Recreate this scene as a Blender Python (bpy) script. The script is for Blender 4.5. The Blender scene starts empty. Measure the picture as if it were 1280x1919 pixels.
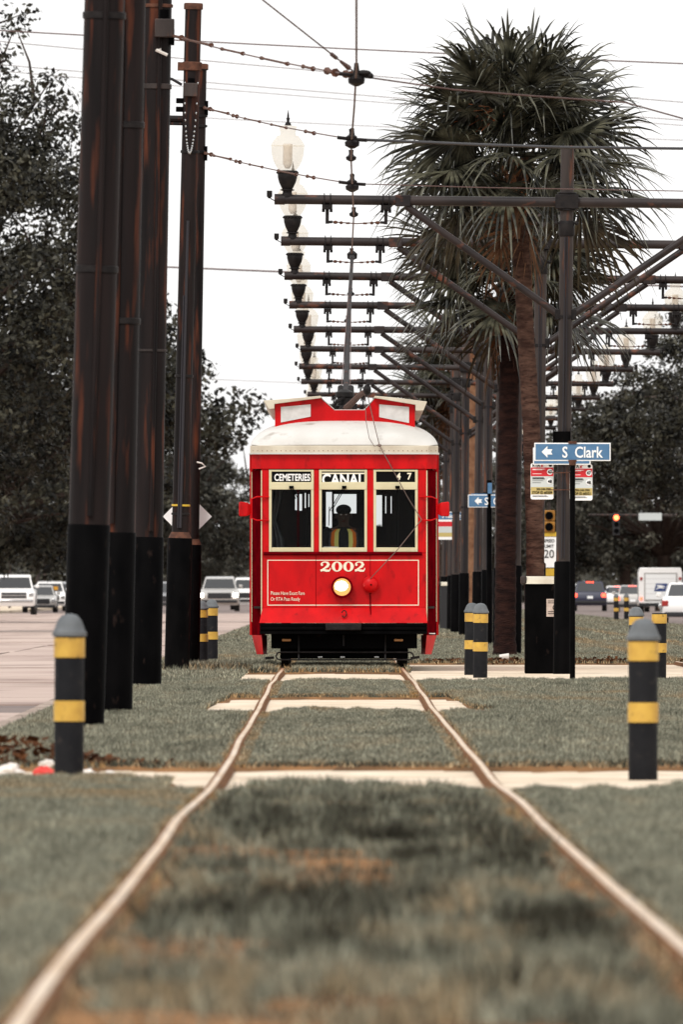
import bpy, bmesh, math, random
import numpy as np
from mathutils import Vector, Matrix, Euler

random.seed(7); rng = np.random.default_rng(7)
R = math.radians
S = bpy.context.scene
col = S.collection

# ------------------------------------------------------------------ camera
# The photograph is a long-lens picture: 31000 px focal length over a 1280 px wide frame.
F = 31000.0; HOR = 1105.0; VX = 632.0; H = 1.1
cd = bpy.data.cameras.new('camera'); cam = bpy.data.objects.new('camera', cd); col.objects.link(cam)
cd.sensor_fit = 'HORIZONTAL'; cd.sensor_width = 24.0; cd.lens = F * 24.0 / 1280.0
cd.clip_start = 0.5; cd.clip_end = 20000
cam.location = (0, 0, H)
cam.rotation_euler = (math.pi / 2 + (HOR - 959.5) / F, 0, -(640 - VX) / F)
cd.dof.use_dof = True; cd.dof.focus_distance = 224.0; cd.dof.aperture_fstop = 14.5
S.camera = cam

# ------------------------------------------------------------------ sky, sun, exposure (bright overcast)
SUN_EL, SUN_AZ = 48.0, 205.0
w = bpy.data.worlds.new('World'); S.world = w; w.use_nodes = True
nt = w.node_tree; nt.nodes.clear()
sky = nt.nodes.new('ShaderNodeTexSky'); sky.sky_type = 'NISHITA'; sky.sun_disc = False
sky.sun_elevation = R(SUN_EL); sky.sun_rotation = R(SUN_AZ); sky.dust_density = 4.0; sky.air_density = 1.0
hs = nt.nodes.new('ShaderNodeHueSaturation'); hs.inputs['Saturation'].default_value = 0.08
mx = nt.nodes.new('ShaderNodeMix'); mx.data_type = 'RGBA'; mx.inputs[0].default_value = 0.65
mx.inputs[7].default_value = (11.5, 11.4, 11.3, 1)       # even cloud layer in front of the sky
bg = nt.nodes.new('ShaderNodeBackground'); bg.inputs[1].default_value = 0.12
wo = nt.nodes.new('ShaderNodeOutputWorld')
nt.links.new(sky.outputs[0], hs.inputs['Color']); nt.links.new(hs.outputs[0], mx.inputs[6])
nt.links.new(mx.outputs[2], bg.inputs[0]); nt.links.new(bg.outputs[0], wo.inputs[0])
sd = bpy.data.lights.new('sun', 'SUN'); sd.energy = 1.5; sd.angle = R(16); sd.color = (1, .96, .9)
sun = bpy.data.objects.new('sun', sd); col.objects.link(sun)
# light comes from high up, behind and left of the camera
sun.rotation_euler = Euler((R(90 - SUN_EL), 0, R(-25)), 'XYZ')
S.view_settings.view_transform = 'Standard'; S.view_settings.look = 'None'
S.view_settings.exposure = 0.25; S.view_settings.gamma = 1.0; S.view_settings.use_curve_mapping = False
S.cycles.use_denoising = True
S.cycles.max_bounces = 6; S.cycles.transparent_max_bounces = 16

# ------------------------------------------------------------------ helpers
def X(px, Y): return (px - VX) * Y / F
def Z(py, Y): return H + (HOR - py) * Y / F

_PY = np.array([-50, 20, 34, 44, 55.5, 65, 71.5, 79.4, 90, 99, 118, 143, 160, 179, 219, 300, 600, 1500, 9000.])
_PZ = np.array([.2, .2, .19, .165, .125, .10, .10, .068, .025, .0, .014, .013, .03, .065, .055, .05, .0, 0, 0])
_gy = np.arange(-50, 1600, 1.0); _gz = np.interp(_gy, _PY, _PZ)
_k = np.exp(-.5 * (np.arange(-9, 10) / 2.0) ** 2); _k /= _k.sum()
_gz = np.convolve(np.pad(_gz, 9, mode='edge'), _k, mode='valid')
def prof(Y): return np.interp(Y, _gy, _gz)
_CY = [-50, 34, 44, 55, 65, 71, 79, 99, 118, 143, 179, 219, 300, 9000]
_CX = [.13, .125, .108, .104, .1, .09, .1, .105, .09, .08, .066, .07, .08, .08]
def trackx(Y): return np.interp(Y, _CY, _CX)

class MB:
    def __init__(s): s.v = []; s.f = []
    def add(s, verts, faces):
        o = len(s.v); s.v += [tuple(p) for p in verts]; s.f += [tuple(i + o for i in f) for f in faces]; return s
    def box(s, x0, x1, y0, y1, z0, z1):
        return s.add([(x0,y0,z0),(x1,y0,z0),(x1,y1,z0),(x0,y1,z0),(x0,y0,z1),(x1,y0,z1),(x1,y1,z1),(x0,y1,z1)],
                     [(0,3,2,1),(4,5,6,7),(0,1,5,4),(1,2,6,5),(2,3,7,6),(3,0,4,7)])
    def cyl(s, p0, p1, r0, r1=None, n=12, caps=True):
        p0 = Vector(p0); p1 = Vector(p1); r1 = r0 if r1 is None else r1
        d = (p1 - p0).normalized(); a = d.orthogonal().normalized(); b = d.cross(a)
        v = []
        for p, r in ((p0, r0), (p1, r1)):
            for i in range(n):
                t = 2 * math.pi * i / n; v.append(p + a * (r * math.cos(t)) + b * (r * math.sin(t)))
        f = [(i, (i + 1) % n, n + (i + 1) % n, n + i) for i in range(n)]
        if caps: f += [tuple(range(n - 1, -1, -1)), tuple(range(n, 2 * n))]
        return s.add(v, f)
    def tube(s, pts, r, n=6):
        pts = [Vector(p) for p in pts]; m = len(pts)
        rr = r if isinstance(r, (list, tuple)) else [r] * m
        v = []; up = None
        for i, p in enumerate(pts):
            d = (pts[min(i + 1, m - 1)] - pts[max(i - 1, 0)]).normalized()
            if up is None: up = d.orthogonal().normalized()
            a = (up - d * up.dot(d))
            a = a.normalized() if a.length > 1e-6 else d.orthogonal().normalized()
            up = a; b = d.cross(a)
            for k in range(n):
                t = 2 * math.pi * k / n; v.append(p + a * (rr[i] * math.cos(t)) + b * (rr[i] * math.sin(t)))
        f = [(i*n + k, i*n + (k+1) % n, (i+1)*n + (k+1) % n, (i+1)*n + k) for i in range(m-1) for k in range(n)]
        f += [tuple(range(n - 1, -1, -1)), tuple(range((m-1)*n, m*n))]
        return s.add(v, f)
    def lathe(s, prof_, n=16, c=(0, 0, 0)):
        v = []; m = len(prof_)
        for r, z in prof_:
            for k in range(n):
                t = 2 * math.pi * k / n; v.append((c[0] + r * math.cos(t), c[1] + r * math.sin(t), c[2] + z))
        f = [(i*n + k, i*n + (k+1) % n, (i+1)*n + (k+1) % n, (i+1)*n + k) for i in range(m-1) for k in range(n)]
        f += [tuple(range(n - 1, -1, -1)), tuple(range((m-1)*n, m*n))]
        return s.add(v, f)
    def prism(s, poly, y0, y1):            # poly: (x, z) points seen from the front, extruded along y
        n = len(poly)
        v = [(x, y0, z) for x, z in poly] + [(x, y1, z) for x, z in poly]
        f = [tuple(range(n)), tuple(range(2*n - 1, n - 1, -1))] + [(i, n + i, n + (i+1) % n, (i+1) % n) for i in range(n)]
        return s.add(v, f)
    def rings(s, rings, cap=True):
        n = len(rings[0]); v = [p for r in rings for p in r]; m = len(rings)
        f = [(i*n + k, i*n + (k+1) % n, (i+1)*n + (k+1) % n, (i+1)*n + k) for i in range(m-1) for k in range(n)]
        if cap: f += [tuple(range(n - 1, -1, -1)), tuple(range((m-1)*n, m*n))]
        return s.add(v, f)
    def ball(s, c, rx, ry, rz, n=12, m=8):
        pr = [(max(1e-4, math.sin(math.pi * i / m)), -math.cos(math.pi * i / m)) for i in range(m + 1)]
        o = len(s.v); s.lathe(pr, n)
        s.v[o:] = [(c[0] + x * rx, c[1] + y * ry, c[2] + z * rz) for x, y, z in s.v[o:]]
        return s
    def frame(s, x0, x1, z0, z1, t, y0, y1, tb=None, tt=None):
        tb = tb or t; tt = tt or t
        s.box(x0, x0 + t, y0, y1, z0, z1); s.box(x1 - t, x1, y0, y1, z0, z1)
        s.box(x0 + t, x1 - t, y0 + .003, y1, z0, z0 + tb); s.box(x0 + t, x1 - t, y0 + .003, y1, z1 - tt, z1)
        return s
    def mesh(s, name, smooth=True, angle=38):
        me = bpy.data.meshes.new(name); me.from_pydata(s.v, [], s.f)
        bm = bmesh.new(); bm.from_mesh(me); bmesh.ops.recalc_face_normals(bm, faces=bm.faces)
        if smooth:
            for f in bm.faces: f.smooth = True
            for e in bm.edges:
                if len(e.link_faces) == 2 and e.calc_face_angle(0) > R(angle): e.smooth = False
        bm.to_mesh(me); bm.free(); me.update()
        return me
    def build(s, name, m, parent=None, smooth=True, bevel=0, loc=None):
        me = s.mesh(name, smooth); me.materials.append(m)
        return link(name, me, parent, bevel, loc)

def link(name, me, parent=None, bevel=0, loc=None):
    o = bpy.data.objects.new(name, me); col.objects.link(o)
    if parent is not None: o.parent = parent
    if loc is not None: o.location = loc
    if bevel:
        b = o.modifiers.new('bevel', 'BEVEL'); b.width = bevel; b.segments = 2; b.limit_method = 'ANGLE'; b.angle_limit = R(40)
    return o
def thing(name, label, cat, loc=(0, 0, 0), rot=(0, 0, 0), group=None):
    o = bpy.data.objects.new(name, None); o.empty_display_size = .2; col.objects.link(o)
    o.location = loc; o.rotation_euler = rot
    return tag(o, label, cat, group)
def tag(o, label=None, cat=None, group=None, kind=None):
    if label: o['label'] = label
    if cat: o['category'] = cat
    if group: o['group'] = group
    if kind: o['kind'] = kind
    return o
def struct(o): o['kind'] = 'structure'; return o
def copy_tree(o, parent=None):
    c = o.copy(); col.objects.link(c); c.parent = parent
    for ch in list(o.children): copy_tree(ch, c)
    return c

# ------------------------------------------------------------------ materials
def pm(name, c1, c2=None, c3=None, scale=4., rough=.6, metal=0., bump=0., stretch=(1, 1, 1), spec=.4,
       detail=6., lo=.35, hi=.68, coat=0., bscale=None, rvar=.12, gen=False, lo3=.6, hi3=.75, fine=0.):
    m = bpy.data.materials.new(name); m.use_nodes = True; t = m.node_tree; N = t.nodes; L = t.links
    b = N['Principled BSDF']
    b.inputs['Roughness'].default_value = rough; b.inputs['Metallic'].default_value = metal
    b.inputs['Specular IOR Level'].default_value = spec; b.inputs['Coat Weight'].default_value = coat
    b.inputs['Base Color'].default_value = (*c1, 1)
    if c2 is None and not bump: return m
    tc = N.new('ShaderNodeTexCoord'); mp = N.new('ShaderNodeMapping'); mp.inputs['Scale'].default_value = stretch
    oi = N.new('ShaderNodeObjectInfo'); ad = N.new('ShaderNodeVectorMath'); ad.operation = 'ADD'
    sc = N.new('ShaderNodeVectorMath'); sc.operation = 'SCALE'; sc.inputs[3].default_value = 37.0
    cb = N.new('ShaderNodeCombineXYZ'); L.new(oi.outputs['Random'], cb.inputs[0]); L.new(oi.outputs['Random'], cb.inputs[2])
    L.new(cb.outputs[0], sc.inputs[0]); L.new(tc.outputs['Object'], ad.inputs[0]); L.new(sc.outputs[0], ad.inputs[1])
    L.new(ad.outputs[0], mp.inputs[0])
    n1 = N.new('ShaderNodeTexNoise'); n1.inputs['Scale'].default_value = scale; n1.inputs['Detail'].default_value = detail
    L.new(mp.outputs[0], n1.inputs['Vector'])
    if c2 is not None:
        rp = N.new('ShaderNodeValToRGB'); rp.color_ramp.elements[0].position = lo; rp.color_ramp.elements[1].position = hi
        rp.color_ramp.elements[0].color = (*c1, 1); rp.color_ramp.elements[1].color = (*c2, 1)
        L.new(n1.outputs['Fac'], rp.inputs[0]); out = rp.outputs[0]
        if c3 is not None:
            n2 = N.new('ShaderNodeTexNoise'); n2.inputs['Scale'].default_value = scale * 2.3; n2.inputs['Detail'].default_value = 4
            of = N.new('ShaderNodeVectorMath'); of.operation = 'ADD'; of.inputs[1].default_value = (13, 7, 5)
            L.new(mp.outputs[0], of.inputs[0]); L.new(of.outputs[0], n2.inputs['Vector'])
            mr = N.new('ShaderNodeMapRange'); mr.inputs[1].default_value = lo3; mr.inputs[2].default_value = hi3
            L.new(n2.outputs['Fac'], mr.inputs[0])
            mm = N.new('ShaderNodeMix'); mm.data_type = 'RGBA'; mm.inputs[7].default_value = (*c3, 1)
            L.new(mr.outputs[0], mm.inputs[0]); L.new(out, mm.inputs[6]); out = mm.outputs[2]
        L.new(out, b.inputs['Base Color'])
        rr = N.new('ShaderNodeMapRange'); rr.inputs[3].default_value = max(.03, rough - rvar); rr.inputs[4].default_value = min(1, rough + rvar)
        L.new(n1.outputs['Fac'], rr.inputs[0]); L.new(rr.outputs[0], b.inputs['Roughness'])
    if bump:
        n3 = N.new('ShaderNodeTexNoise'); n3.inputs['Scale'].default_value = bscale or scale * 3; n3.inputs['Detail'].default_value = 5
        L.new(mp.outputs[0], n3.inputs['Vector'])
        bp = N.new('ShaderNodeBump'); bp.inputs['Strength'].default_value = min(1., bump); bp.inputs['Distance'].default_value = .02
        L.new(n3.outputs['Fac'], bp.inputs['Height']); L.new(bp.outputs[0], b.inputs['Normal'])
    return m
def emis(name, c, strength):
    m = bpy.data.materials.new(name); m.use_nodes = True; b = m.node_tree.nodes['Principled BSDF']
    b.inputs['Base Color'].default_value = (*c, 1); b.inputs['Emission Color'].default_value = (*c, 1)
    b.inputs['Emission Strength'].default_value = strength; return m
def glassm(name, tint=(.9, .92, .92), alpha=.75, rough=.03):
    m = bpy.data.materials.new(name); m.use_nodes = True; t = m.node_tree; N = t.nodes; N.clear()
    o = N.new('ShaderNodeOutputMaterial'); mi = N.new('ShaderNodeMixShader'); fr = N.new('ShaderNodeFresnel'); fr.inputs[0].default_value = 1.12
    tr = N.new('ShaderNodeBsdfTransparent'); tr.inputs[0].default_value = (*[c * alpha for c in tint], 1)
    gl = N.new('ShaderNodeBsdfGlossy'); gl.inputs['Roughness'].default_value = rough
    t.links.new(fr.outputs[0], mi.inputs[0]); t.links.new(tr.outputs[0], mi.inputs[1]); t.links.new(gl.outputs[0], mi.inputs[2])
    t.links.new(mi.outputs[0], o.inputs[0]); return m
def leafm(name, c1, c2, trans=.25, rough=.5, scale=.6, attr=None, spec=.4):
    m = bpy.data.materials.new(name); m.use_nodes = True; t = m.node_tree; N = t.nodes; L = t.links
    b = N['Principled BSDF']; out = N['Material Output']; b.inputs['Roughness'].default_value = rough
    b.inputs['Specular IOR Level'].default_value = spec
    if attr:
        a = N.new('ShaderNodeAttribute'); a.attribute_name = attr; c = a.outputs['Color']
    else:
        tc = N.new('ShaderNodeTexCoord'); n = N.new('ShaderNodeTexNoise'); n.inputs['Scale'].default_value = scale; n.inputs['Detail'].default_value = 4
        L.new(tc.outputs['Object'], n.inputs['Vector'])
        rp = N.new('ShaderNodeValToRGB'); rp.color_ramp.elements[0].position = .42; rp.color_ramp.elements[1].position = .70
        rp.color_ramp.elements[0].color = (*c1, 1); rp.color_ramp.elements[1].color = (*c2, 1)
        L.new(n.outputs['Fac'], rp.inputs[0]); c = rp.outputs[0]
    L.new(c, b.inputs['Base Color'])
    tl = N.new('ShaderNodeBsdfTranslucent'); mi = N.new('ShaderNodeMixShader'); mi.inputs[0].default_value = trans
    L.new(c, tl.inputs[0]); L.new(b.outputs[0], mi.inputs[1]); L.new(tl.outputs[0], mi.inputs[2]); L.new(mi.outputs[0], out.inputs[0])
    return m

M = {}
M['soil'] = pm('soil', (.10,.052,.022), (.27,.135,.055), (.03,.02,.012), scale=1.6, rough=.95, bump=.6, bscale=18, spec=.1)
M['far_ground'] = pm('far_ground', (.05,.055,.035), (.09,.08,.05), scale=.05, rough=.95, spec=.1)
M['concrete'] = pm('concrete', (.68,.575,.455), (.52,.41,.29), (.20,.125,.065), scale=.9, rough=.85, bump=.3, bscale=12, spec=.2, lo3=.55, hi3=.8)
M['road_concrete'] = pm('road_concrete', (.46,.36,.31), (.36,.27,.235), (.18,.125,.105), scale=.22, rough=.85, bump=.3, bscale=9, spec=.2, stretch=(1, .35, 1), lo3=.52, hi3=.78)
M['road_base'] = pm('road_base', (.20,.155,.14), (.13,.10,.09), scale=.15, rough=.85, bump=.3, bscale=8, spec=.25)
M['kerb'] = pm('kerb', (.36,.28,.23), (.16,.11,.08), scale=1.2, rough=.85, bump=.3)
M['rail'] = pm('rail', (.66,.42,.26), (.50,.28,.15), (.20,.09,.035), scale=1.8, rough=.40, metal=1., stretch=(4, .3, 1), lo3=.52, hi3=.75)
M['steel'] = pm('worn_steel', (.76,.57,.38), (.60,.40,.22), (.32,.17,.07), scale=2.2, rough=.38, metal=1., stretch=(3, .25, 1), lo3=.56, hi3=.8)
M['rail_web'] = pm('rail_web', (.20,.085,.03), (.08,.038,.018), scale=6, rough=.9, spec=.1)
M['pole'] = pm('pole_steel', (.0045,.0032,.0034), (.016,.0105,.010), (.085,.024,.011), scale=3.0, rough=.55, stretch=(1.6, 1.6, .14), lo3=.55, hi3=.72, bump=.12, bscale=30, spec=.12)
M['pole_grey'] = pm('pole_grey_steel', (.024,.0195,.0185), (.060,.047,.043), (.14,.05,.025), scale=3.5, rough=.55, stretch=(1.4, 1.4, .16), lo3=.58, hi3=.72, bump=.12, bscale=30, spec=.15)
M['arm'] = pm('arm_pipe', (.010,.0075,.008), (.032,.023,.0215), (.16,.055,.03), scale=2.2, rough=.5, stretch=(.6, 1, 1), lo3=.58, hi3=.74, spec=.22)
M['black'] = pm('black_paint', (.0012,.0012,.0014), (.003,.0028,.003), (.020,.013,.011), scale=5, rough=.6, spec=.02, stretch=(1, 1, .5), lo3=.66, hi3=.82)
M['iron'] = pm('dark_iron', (.007,.006,.0065), (.016,.013,.0125), scale=14, rough=.55, bump=.2, spec=.15)
M['rust'] = pm('rusty_fitting', (.055,.024,.016), (.12,.05,.03), scale=14, rough=.8, spec=.2)
M['wire'] = pm('wire', (.07,.035,.03), (.12,.06,.05), scale=2, rough=.6)
M['cable'] = pm('dark_cable', (.012,.010,.014), rough=.5)
M['thinwire'] = pm('thin_wire', (.10,.055,.05), rough=.6)
M['red'] = pm('red_paint', (.56,.003,.005), (.40,.002,.004), (.11,.002,.003), scale=3.0, rough=.40, coat=.0, spec=.16, lo3=.58, hi3=.9, stretch=(1.4, 1.4, .7), bump=.12, bscale=70)
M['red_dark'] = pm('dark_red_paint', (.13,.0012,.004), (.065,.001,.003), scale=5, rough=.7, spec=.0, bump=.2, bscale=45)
M['cream'] = pm('cream_paint', (.62,.56,.36), (.54,.48,.30), scale=3, rough=.5, spec=.35)
M['white'] = pm('white_roof', (.60,.585,.555), (.50,.48,.445), (.24,.19,.15), scale=1.5, rough=.6, lo3=.60, hi3=.82)
M['gutter'] = pm('cream_gutter', (.60,.55,.44), (.46,.40,.31), scale=3, rough=.6)
M['panel'] = pm('clerestory_panel', (.62,.60,.58), (.5,.48,.46), scale=9, rough=.6)
M['lettering'] = pm('cream_lettering', (.78,.72,.56), rough=.6)
M['white_print'] = pm('white_print', (.80,.80,.79), rough=.5)
M['black_print'] = pm('black_print', (.004,.004,.0045), rough=.5, spec=.05)
M['red_print'] = pm('red_print', (.52,.012,.02), rough=.45)
M['grey_print'] = pm('grey_print', (.50,.53,.52), rough=.5)
M['tan_print'] = pm('tan_print', (.46,.36,.13), rough=.5)
M['sign_blue'] = pm('sign_blue', (.055,.145,.27), (.075,.17,.30), scale=9, rough=.45, spec=.4)
M['sign_yellow'] = pm('sign_yellow', (.56,.36,.03), (.46,.28,.02), scale=6, rough=.5)
M['amber_box'] = pm('amber_housing', (.36,.16,.015), (.26,.11,.01), scale=6, rough=.5)
M['glass'] = glassm('window_glass', alpha=.92)
M['carglass'] = pm('car_glass', (.012,.013,.015), rough=.06, spec=.8)
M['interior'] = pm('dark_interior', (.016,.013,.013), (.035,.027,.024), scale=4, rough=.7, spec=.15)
M['wood'] = pm('seat_wood', (.06,.025,.012), (.035,.014,.008), scale=8, rough=.5)
M['curtain'] = pm('grey_curtain', (.20,.20,.21), (.11,.11,.115), scale=5, rough=.9)
M['bollard'] = pm('bollard_body', (.007,.0074,.009), (.013,.013,.0145), (.030,.026,.024), scale=6, rough=.7, bump=.15, bscale=60, spec=.1)
M['bollard_cap'] = pm('bollard_cap', (.085,.093,.10), (.13,.14,.148), scale=9, rough=.75, bump=.15, bscale=60)
M['band'] = pm('yellow_band', (.55,.34,.055), (.42,.24,.04), (.12,.075,.02), scale=9, rough=.55, lo3=.6, hi3=.78)
M['trunk'] = pm('palm_trunk', (.034,.017,.013), (.105,.058,.042), (.012,.006,.005), scale=3.0, rough=.95, stretch=(1.5, 1.5, 5.0), bump=1.0, bscale=10, spec=.1)
M['trunk_dark'] = pm('dark_palm_trunk', (.010,.0045,.004), (.030,.013,.010), scale=3.0, rough=.95, stretch=(1.5, 1.5, 5.0), bump=1.0, bscale=10, spec=.1)
M['boot'] = pm('palm_boot', (.12,.055,.03), (.24,.13,.075), scale=6, rough=.9, spec=.1)
M['frond'] = leafm('palm_frond', (.008,.0082,.005), (.125,.120,.080), trans=.14, rough=.36, scale=4.5, spec=.45)  # leaflet glints painted in as the pale end of the colour
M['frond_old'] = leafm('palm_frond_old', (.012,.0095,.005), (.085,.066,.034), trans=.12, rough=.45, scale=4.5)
M['dead'] = pm('dead_frond', (.07,.03,.015), (.18,.09,.045), scale=6, rough=.9)
M['fruit'] = pm('orange_fruit_stalks', (.20,.06,.015), (.11,.03,.01), scale=6, rough=.9)
M['oak_leaf'] = leafm('oak_leaf', (.0025,.0024,.0013), (.082,.076,.050), trans=.10, rough=.5, scale=1.5, spec=.25)  # lit clumps and the black between them are painted into the leaf colour
M['oak_leaf_far'] = leafm('oak_leaf_far', (.011,.0108,.0075), (.115,.108,.083), trans=.10, rough=.55, scale=1.1, spec=.2)  # paler leaf colour stands in for distance haze
M['bark'] = pm('bark', (.030,.020,.017), (.055,.038,.03), scale=4, rough=.95, bump=.8, spec=.1)
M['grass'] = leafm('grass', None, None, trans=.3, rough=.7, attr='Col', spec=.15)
M['lamp_glass'] = None
M['chrome'] = pm('chrome', (.5,.5,.5), rough=.2, metal=1)
M['tyre'] = pm('tyre', (.012,.012,.012), rough=.85)
M['plastic'] = pm('dark_trim', (.015,.015,.017), rough=.6)
M['car_white'] = pm('car_white', (.82,.80,.78), rough=.3, coat=.5)
M['car_silver'] = pm('car_silver', (.42,.40,.38), rough=.32, metal=.4, coat=.5)
M['car_navy'] = pm('car_navy', (.022,.024,.05), rough=.3, coat=.6)
M['car_grey'] = pm('car_grey', (.20,.20,.21), rough=.32, metal=.4, coat=.5)
M['car_orange'] = pm('car_orange', (.55,.26,.02), rough=.4)
M['emblem_blue'] = pm('emblem_blue', (.02,.045,.16), rough=.5)
M['tail_lit'] = emis('lit_tail_lamp', (1., .06, .025), 5)
M['tail_off'] = pm('tail_lamp', (.30,.02,.015), rough=.3)
M['head_lit'] = emis('lit_headlamp', (1., .93, .80), 14)
M['head_blue'] = emis('lit_blue_white_headlamp', (.85, .9, 1.), 16)
M['sig_red'] = emis('lit_red_signal', (1., .10, .03), 9)
M['tram_head'] = emis('lit_tram_headlamp', (1., .93, .78), 22)
M['tram_ring'] = emis('headlamp_glow', (1., .50, .12), .95)  # emits by itself to paint the warm glow around the lens
M['tram_ring'].node_tree.nodes['Principled BSDF'].inputs['Base Color'].default_value = (.02, .012, .005, 1)
M['amber'] = pm('amber_reflector', (.35,.16,.05), rough=.4)
M['skin'] = pm('skin', (.06,.033,.022), rough=.6)
M['cloth_dark'] = pm('dark_shirt', (.008,.008,.009), rough=.9)
M['cloth_grey'] = pm('grey_cloth', (.09,.085,.09), rough=.9)
M['vest_orange'] = pm('vest_orange', (.85,.20,.02), rough=.7)
M['vest_yellow'] = pm('vest_yellow', (.80,.72,.20), rough=.7)
M['paper'] = pm('paper', (.72,.68,.64), (.6,.55,.5), scale=12, rough=.8)
M['red_litter'] = pm('red_litter', (.6,.05,.04), rough=.6)
M['leaf_litter'] = pm('leaf_litter', (.03,.012,.006), (.13,.05,.018), scale=8, rough=.95, bump=.6, spec=.1)
M['sticker'] = pm('sticker', (.52,.42,.36), (.38,.29,.24), scale=18, rough=.7)

def lamp_glass():
    m = bpy.data.materials.new('lamp_glass'); m.use_nodes = True; t = m.node_tree; N = t.nodes; L = t.links
    b = N['Principled BSDF']; out = N['Material Output']
    b.inputs['Base Color'].default_value = (.74, .71, .66, 1); b.inputs['Roughness'].default_value = .25
    tl = N.new('ShaderNodeBsdfTranslucent'); tl.inputs[0].default_value = (.88, .84, .77, 1)
    tr = N.new('ShaderNodeBsdfTransparent'); tr.inputs[0].default_value = (.97, .95, .91, 1)
    a = N.new('ShaderNodeMixShader'); a.inputs[0].default_value = .5
    c = N.new('ShaderNodeMixShader'); c.inputs[0].default_value = .78
    L.new(b.outputs[0], a.inputs[1]); L.new(tl.outputs[0], a.inputs[2])
    L.new(a.outputs[0], c.inputs[1]); L.new(tr.outputs[0], c.inputs[2]); L.new(c.outputs[0], out.inputs[0])
    return m
M['lamp_glass'] = lamp_glass()

def text(name, body, m, parent, x, y, z, size, sx=1., bold=0., align='CENTER', depth=.004):
    """flat lettering facing the camera (-y); z is the baseline"""
    c = bpy.data.curves.new('lettering', 'FONT'); c.body = body; c.size = size; c.align_x = align
    c.offset = bold; c.extrude = depth; c.resolution_u = 3
    t = bpy.data.objects.new('lettering', c); col.objects.link(t)
    dg = bpy.context.evaluated_depsgraph_get(); dg.update()
    me = bpy.data.meshes.new_from_object(t.evaluated_get(dg))
    bpy.data.objects.remove(t); bpy.data.curves.remove(c)
    me.transform(Matrix.Translation((x, y, z)) @ Matrix.Rotation(math.pi / 2, 4, 'X') @ Matrix.Diagonal((sx, 1, 1, 1)))
    me.materials.clear(); me.materials.append(m); me.name = name
    return link(name, me, parent)

def vnoise(x, y, s, seed=0):
    """smooth value noise in 0..1"""
    g = np.random.default_rng(1000 + seed).random((64, 64))
    x = x / s; y = y / s; xi = np.floor(x).astype(int); yi = np.floor(y).astype(int); fx = x - xi; fy = y - yi
    fx = fx * fx * (3 - 2 * fx); fy = fy * fy * (3 - 2 * fy)
    a = g[xi % 64, yi % 64]; b = g[(xi + 1) % 64, yi % 64]; c = g[xi % 64, (yi + 1) % 64]; d = g[(xi + 1) % 64, (yi + 1) % 64]
    return (a * (1 - fx) + b * fx) * (1 - fy) + (c * (1 - fx) + d * fx) * fy

# ================================================================== the setting
GAUGE = 1.588
XL, XR = -2.65, 10.5            # neutral ground between the two kerbs
def paths(x, Y):
    """True where a concrete crossing lies (arrays)"""
    wob = vnoise(x * 3, Y * 0 + 3., 1., 5) - .5 + .5 * (vnoise(x * 11, Y * 0 + 8., 1., 6) - .5)
    p1 = (Y > np.where(x < -.95, 98., 91.5) + 6.5 * wob) & (Y < 104. + .8 * wob)
    p2 = (Y > 150. + 6 * wob) & (Y < 166. + wob) & (x > -1.08 + (Y - 160) * .012 + .12 * wob) & (x < 1.36 - (Y - 155) * .02 + .2 * wob)
    p3 = (Y > 191. + 6 * wob) & (Y < np.where(x > .95, 240., 213. + 2 * wob)) & (x > -1.15) & (x < 10.2)
    p4 = (Y > 213.) & (Y < 222.) & (x > -2.5) & (x <= -1.1)
    return p1 | p2 | p3 | p4
def soil_z(x, Y):
    base = prof(Y) - .015
    inner = np.abs(x - trackx(Y)) < .74
    near = np.clip((92 - Y) / 6, 0, 1)
    base = base - np.where(inner, .03 * near, .008 * near)
    base = base + np.where(inner, .06 * near, .012) * (vnoise(x, Y, .45, 1) - .5)
    base = np.where(paths(x, Y), prof(Y) - .11, base)
    return base

def sheet(name, x0, x1, y0, y1, z, m):
    mb = MB(); mb.add([(x0, y0, z), (x1, y0, z), (x1, y1, z), (x0, y1, z)], [(0, 1, 2, 3)])
    return struct(mb.build(name, m, smooth=False))

sheet('ground', -6000, 6000, -300, 9000, -.32, M['far_ground'])
sheet('road', -17.4, XL, -60, 3000, -.14, M['road_base'])
sheet('road', XR, 25.0, -60, 3000, -.14, M['road_base'])
for x0, x1 in ((-24, -17.4), (25.0, 32)):
    mb = MB(); mb.box(x0, x1, -60, 3000, -.30, .0); struct(mb.build('pavement', M['concrete'], smooth=False))

# concrete road panels as far as they can be told apart
road_l = bpy.data.objects['road']
yy = 112.0; nrow = 0
while yy < 790:
    ln = random.choice([7, 9, 11, 14]) * (1 + (yy - 112) / 120)
    for k in range(4):
        x1 = XL - .22 - k * 3.55; x0 = x1 - 3.49
        if (168 < yy + ln / 2 < 182 and k == 0): continue       # the dark asphalt patch
        mb = MB(); dz = random.uniform(-.008, .008); t1 = random.uniform(-.01, .01)
        mb.add([(x0, yy, -.134 + dz), (x1, yy, -.134 + dz + t1), (x1, yy + ln - .12, -.134 + dz), (x0, yy + ln - .12, -.134 + dz + t1 * .5),
                (x0, yy, -.118 + dz), (x1, yy, -.118 + dz + t1), (x1, yy + ln - .12, -.118 + dz), (x0, yy + ln - .12, -.118 + dz + t1 * .5)],
               [(4, 5, 6, 7), (0, 1, 5, 4), (1, 2, 6, 5), (2, 3, 7, 6), (3, 0, 4, 7)])
        mb.build('slab', M['road_concrete'], road_l, smooth=False)
    yy += ln; nrow += 1
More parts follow.
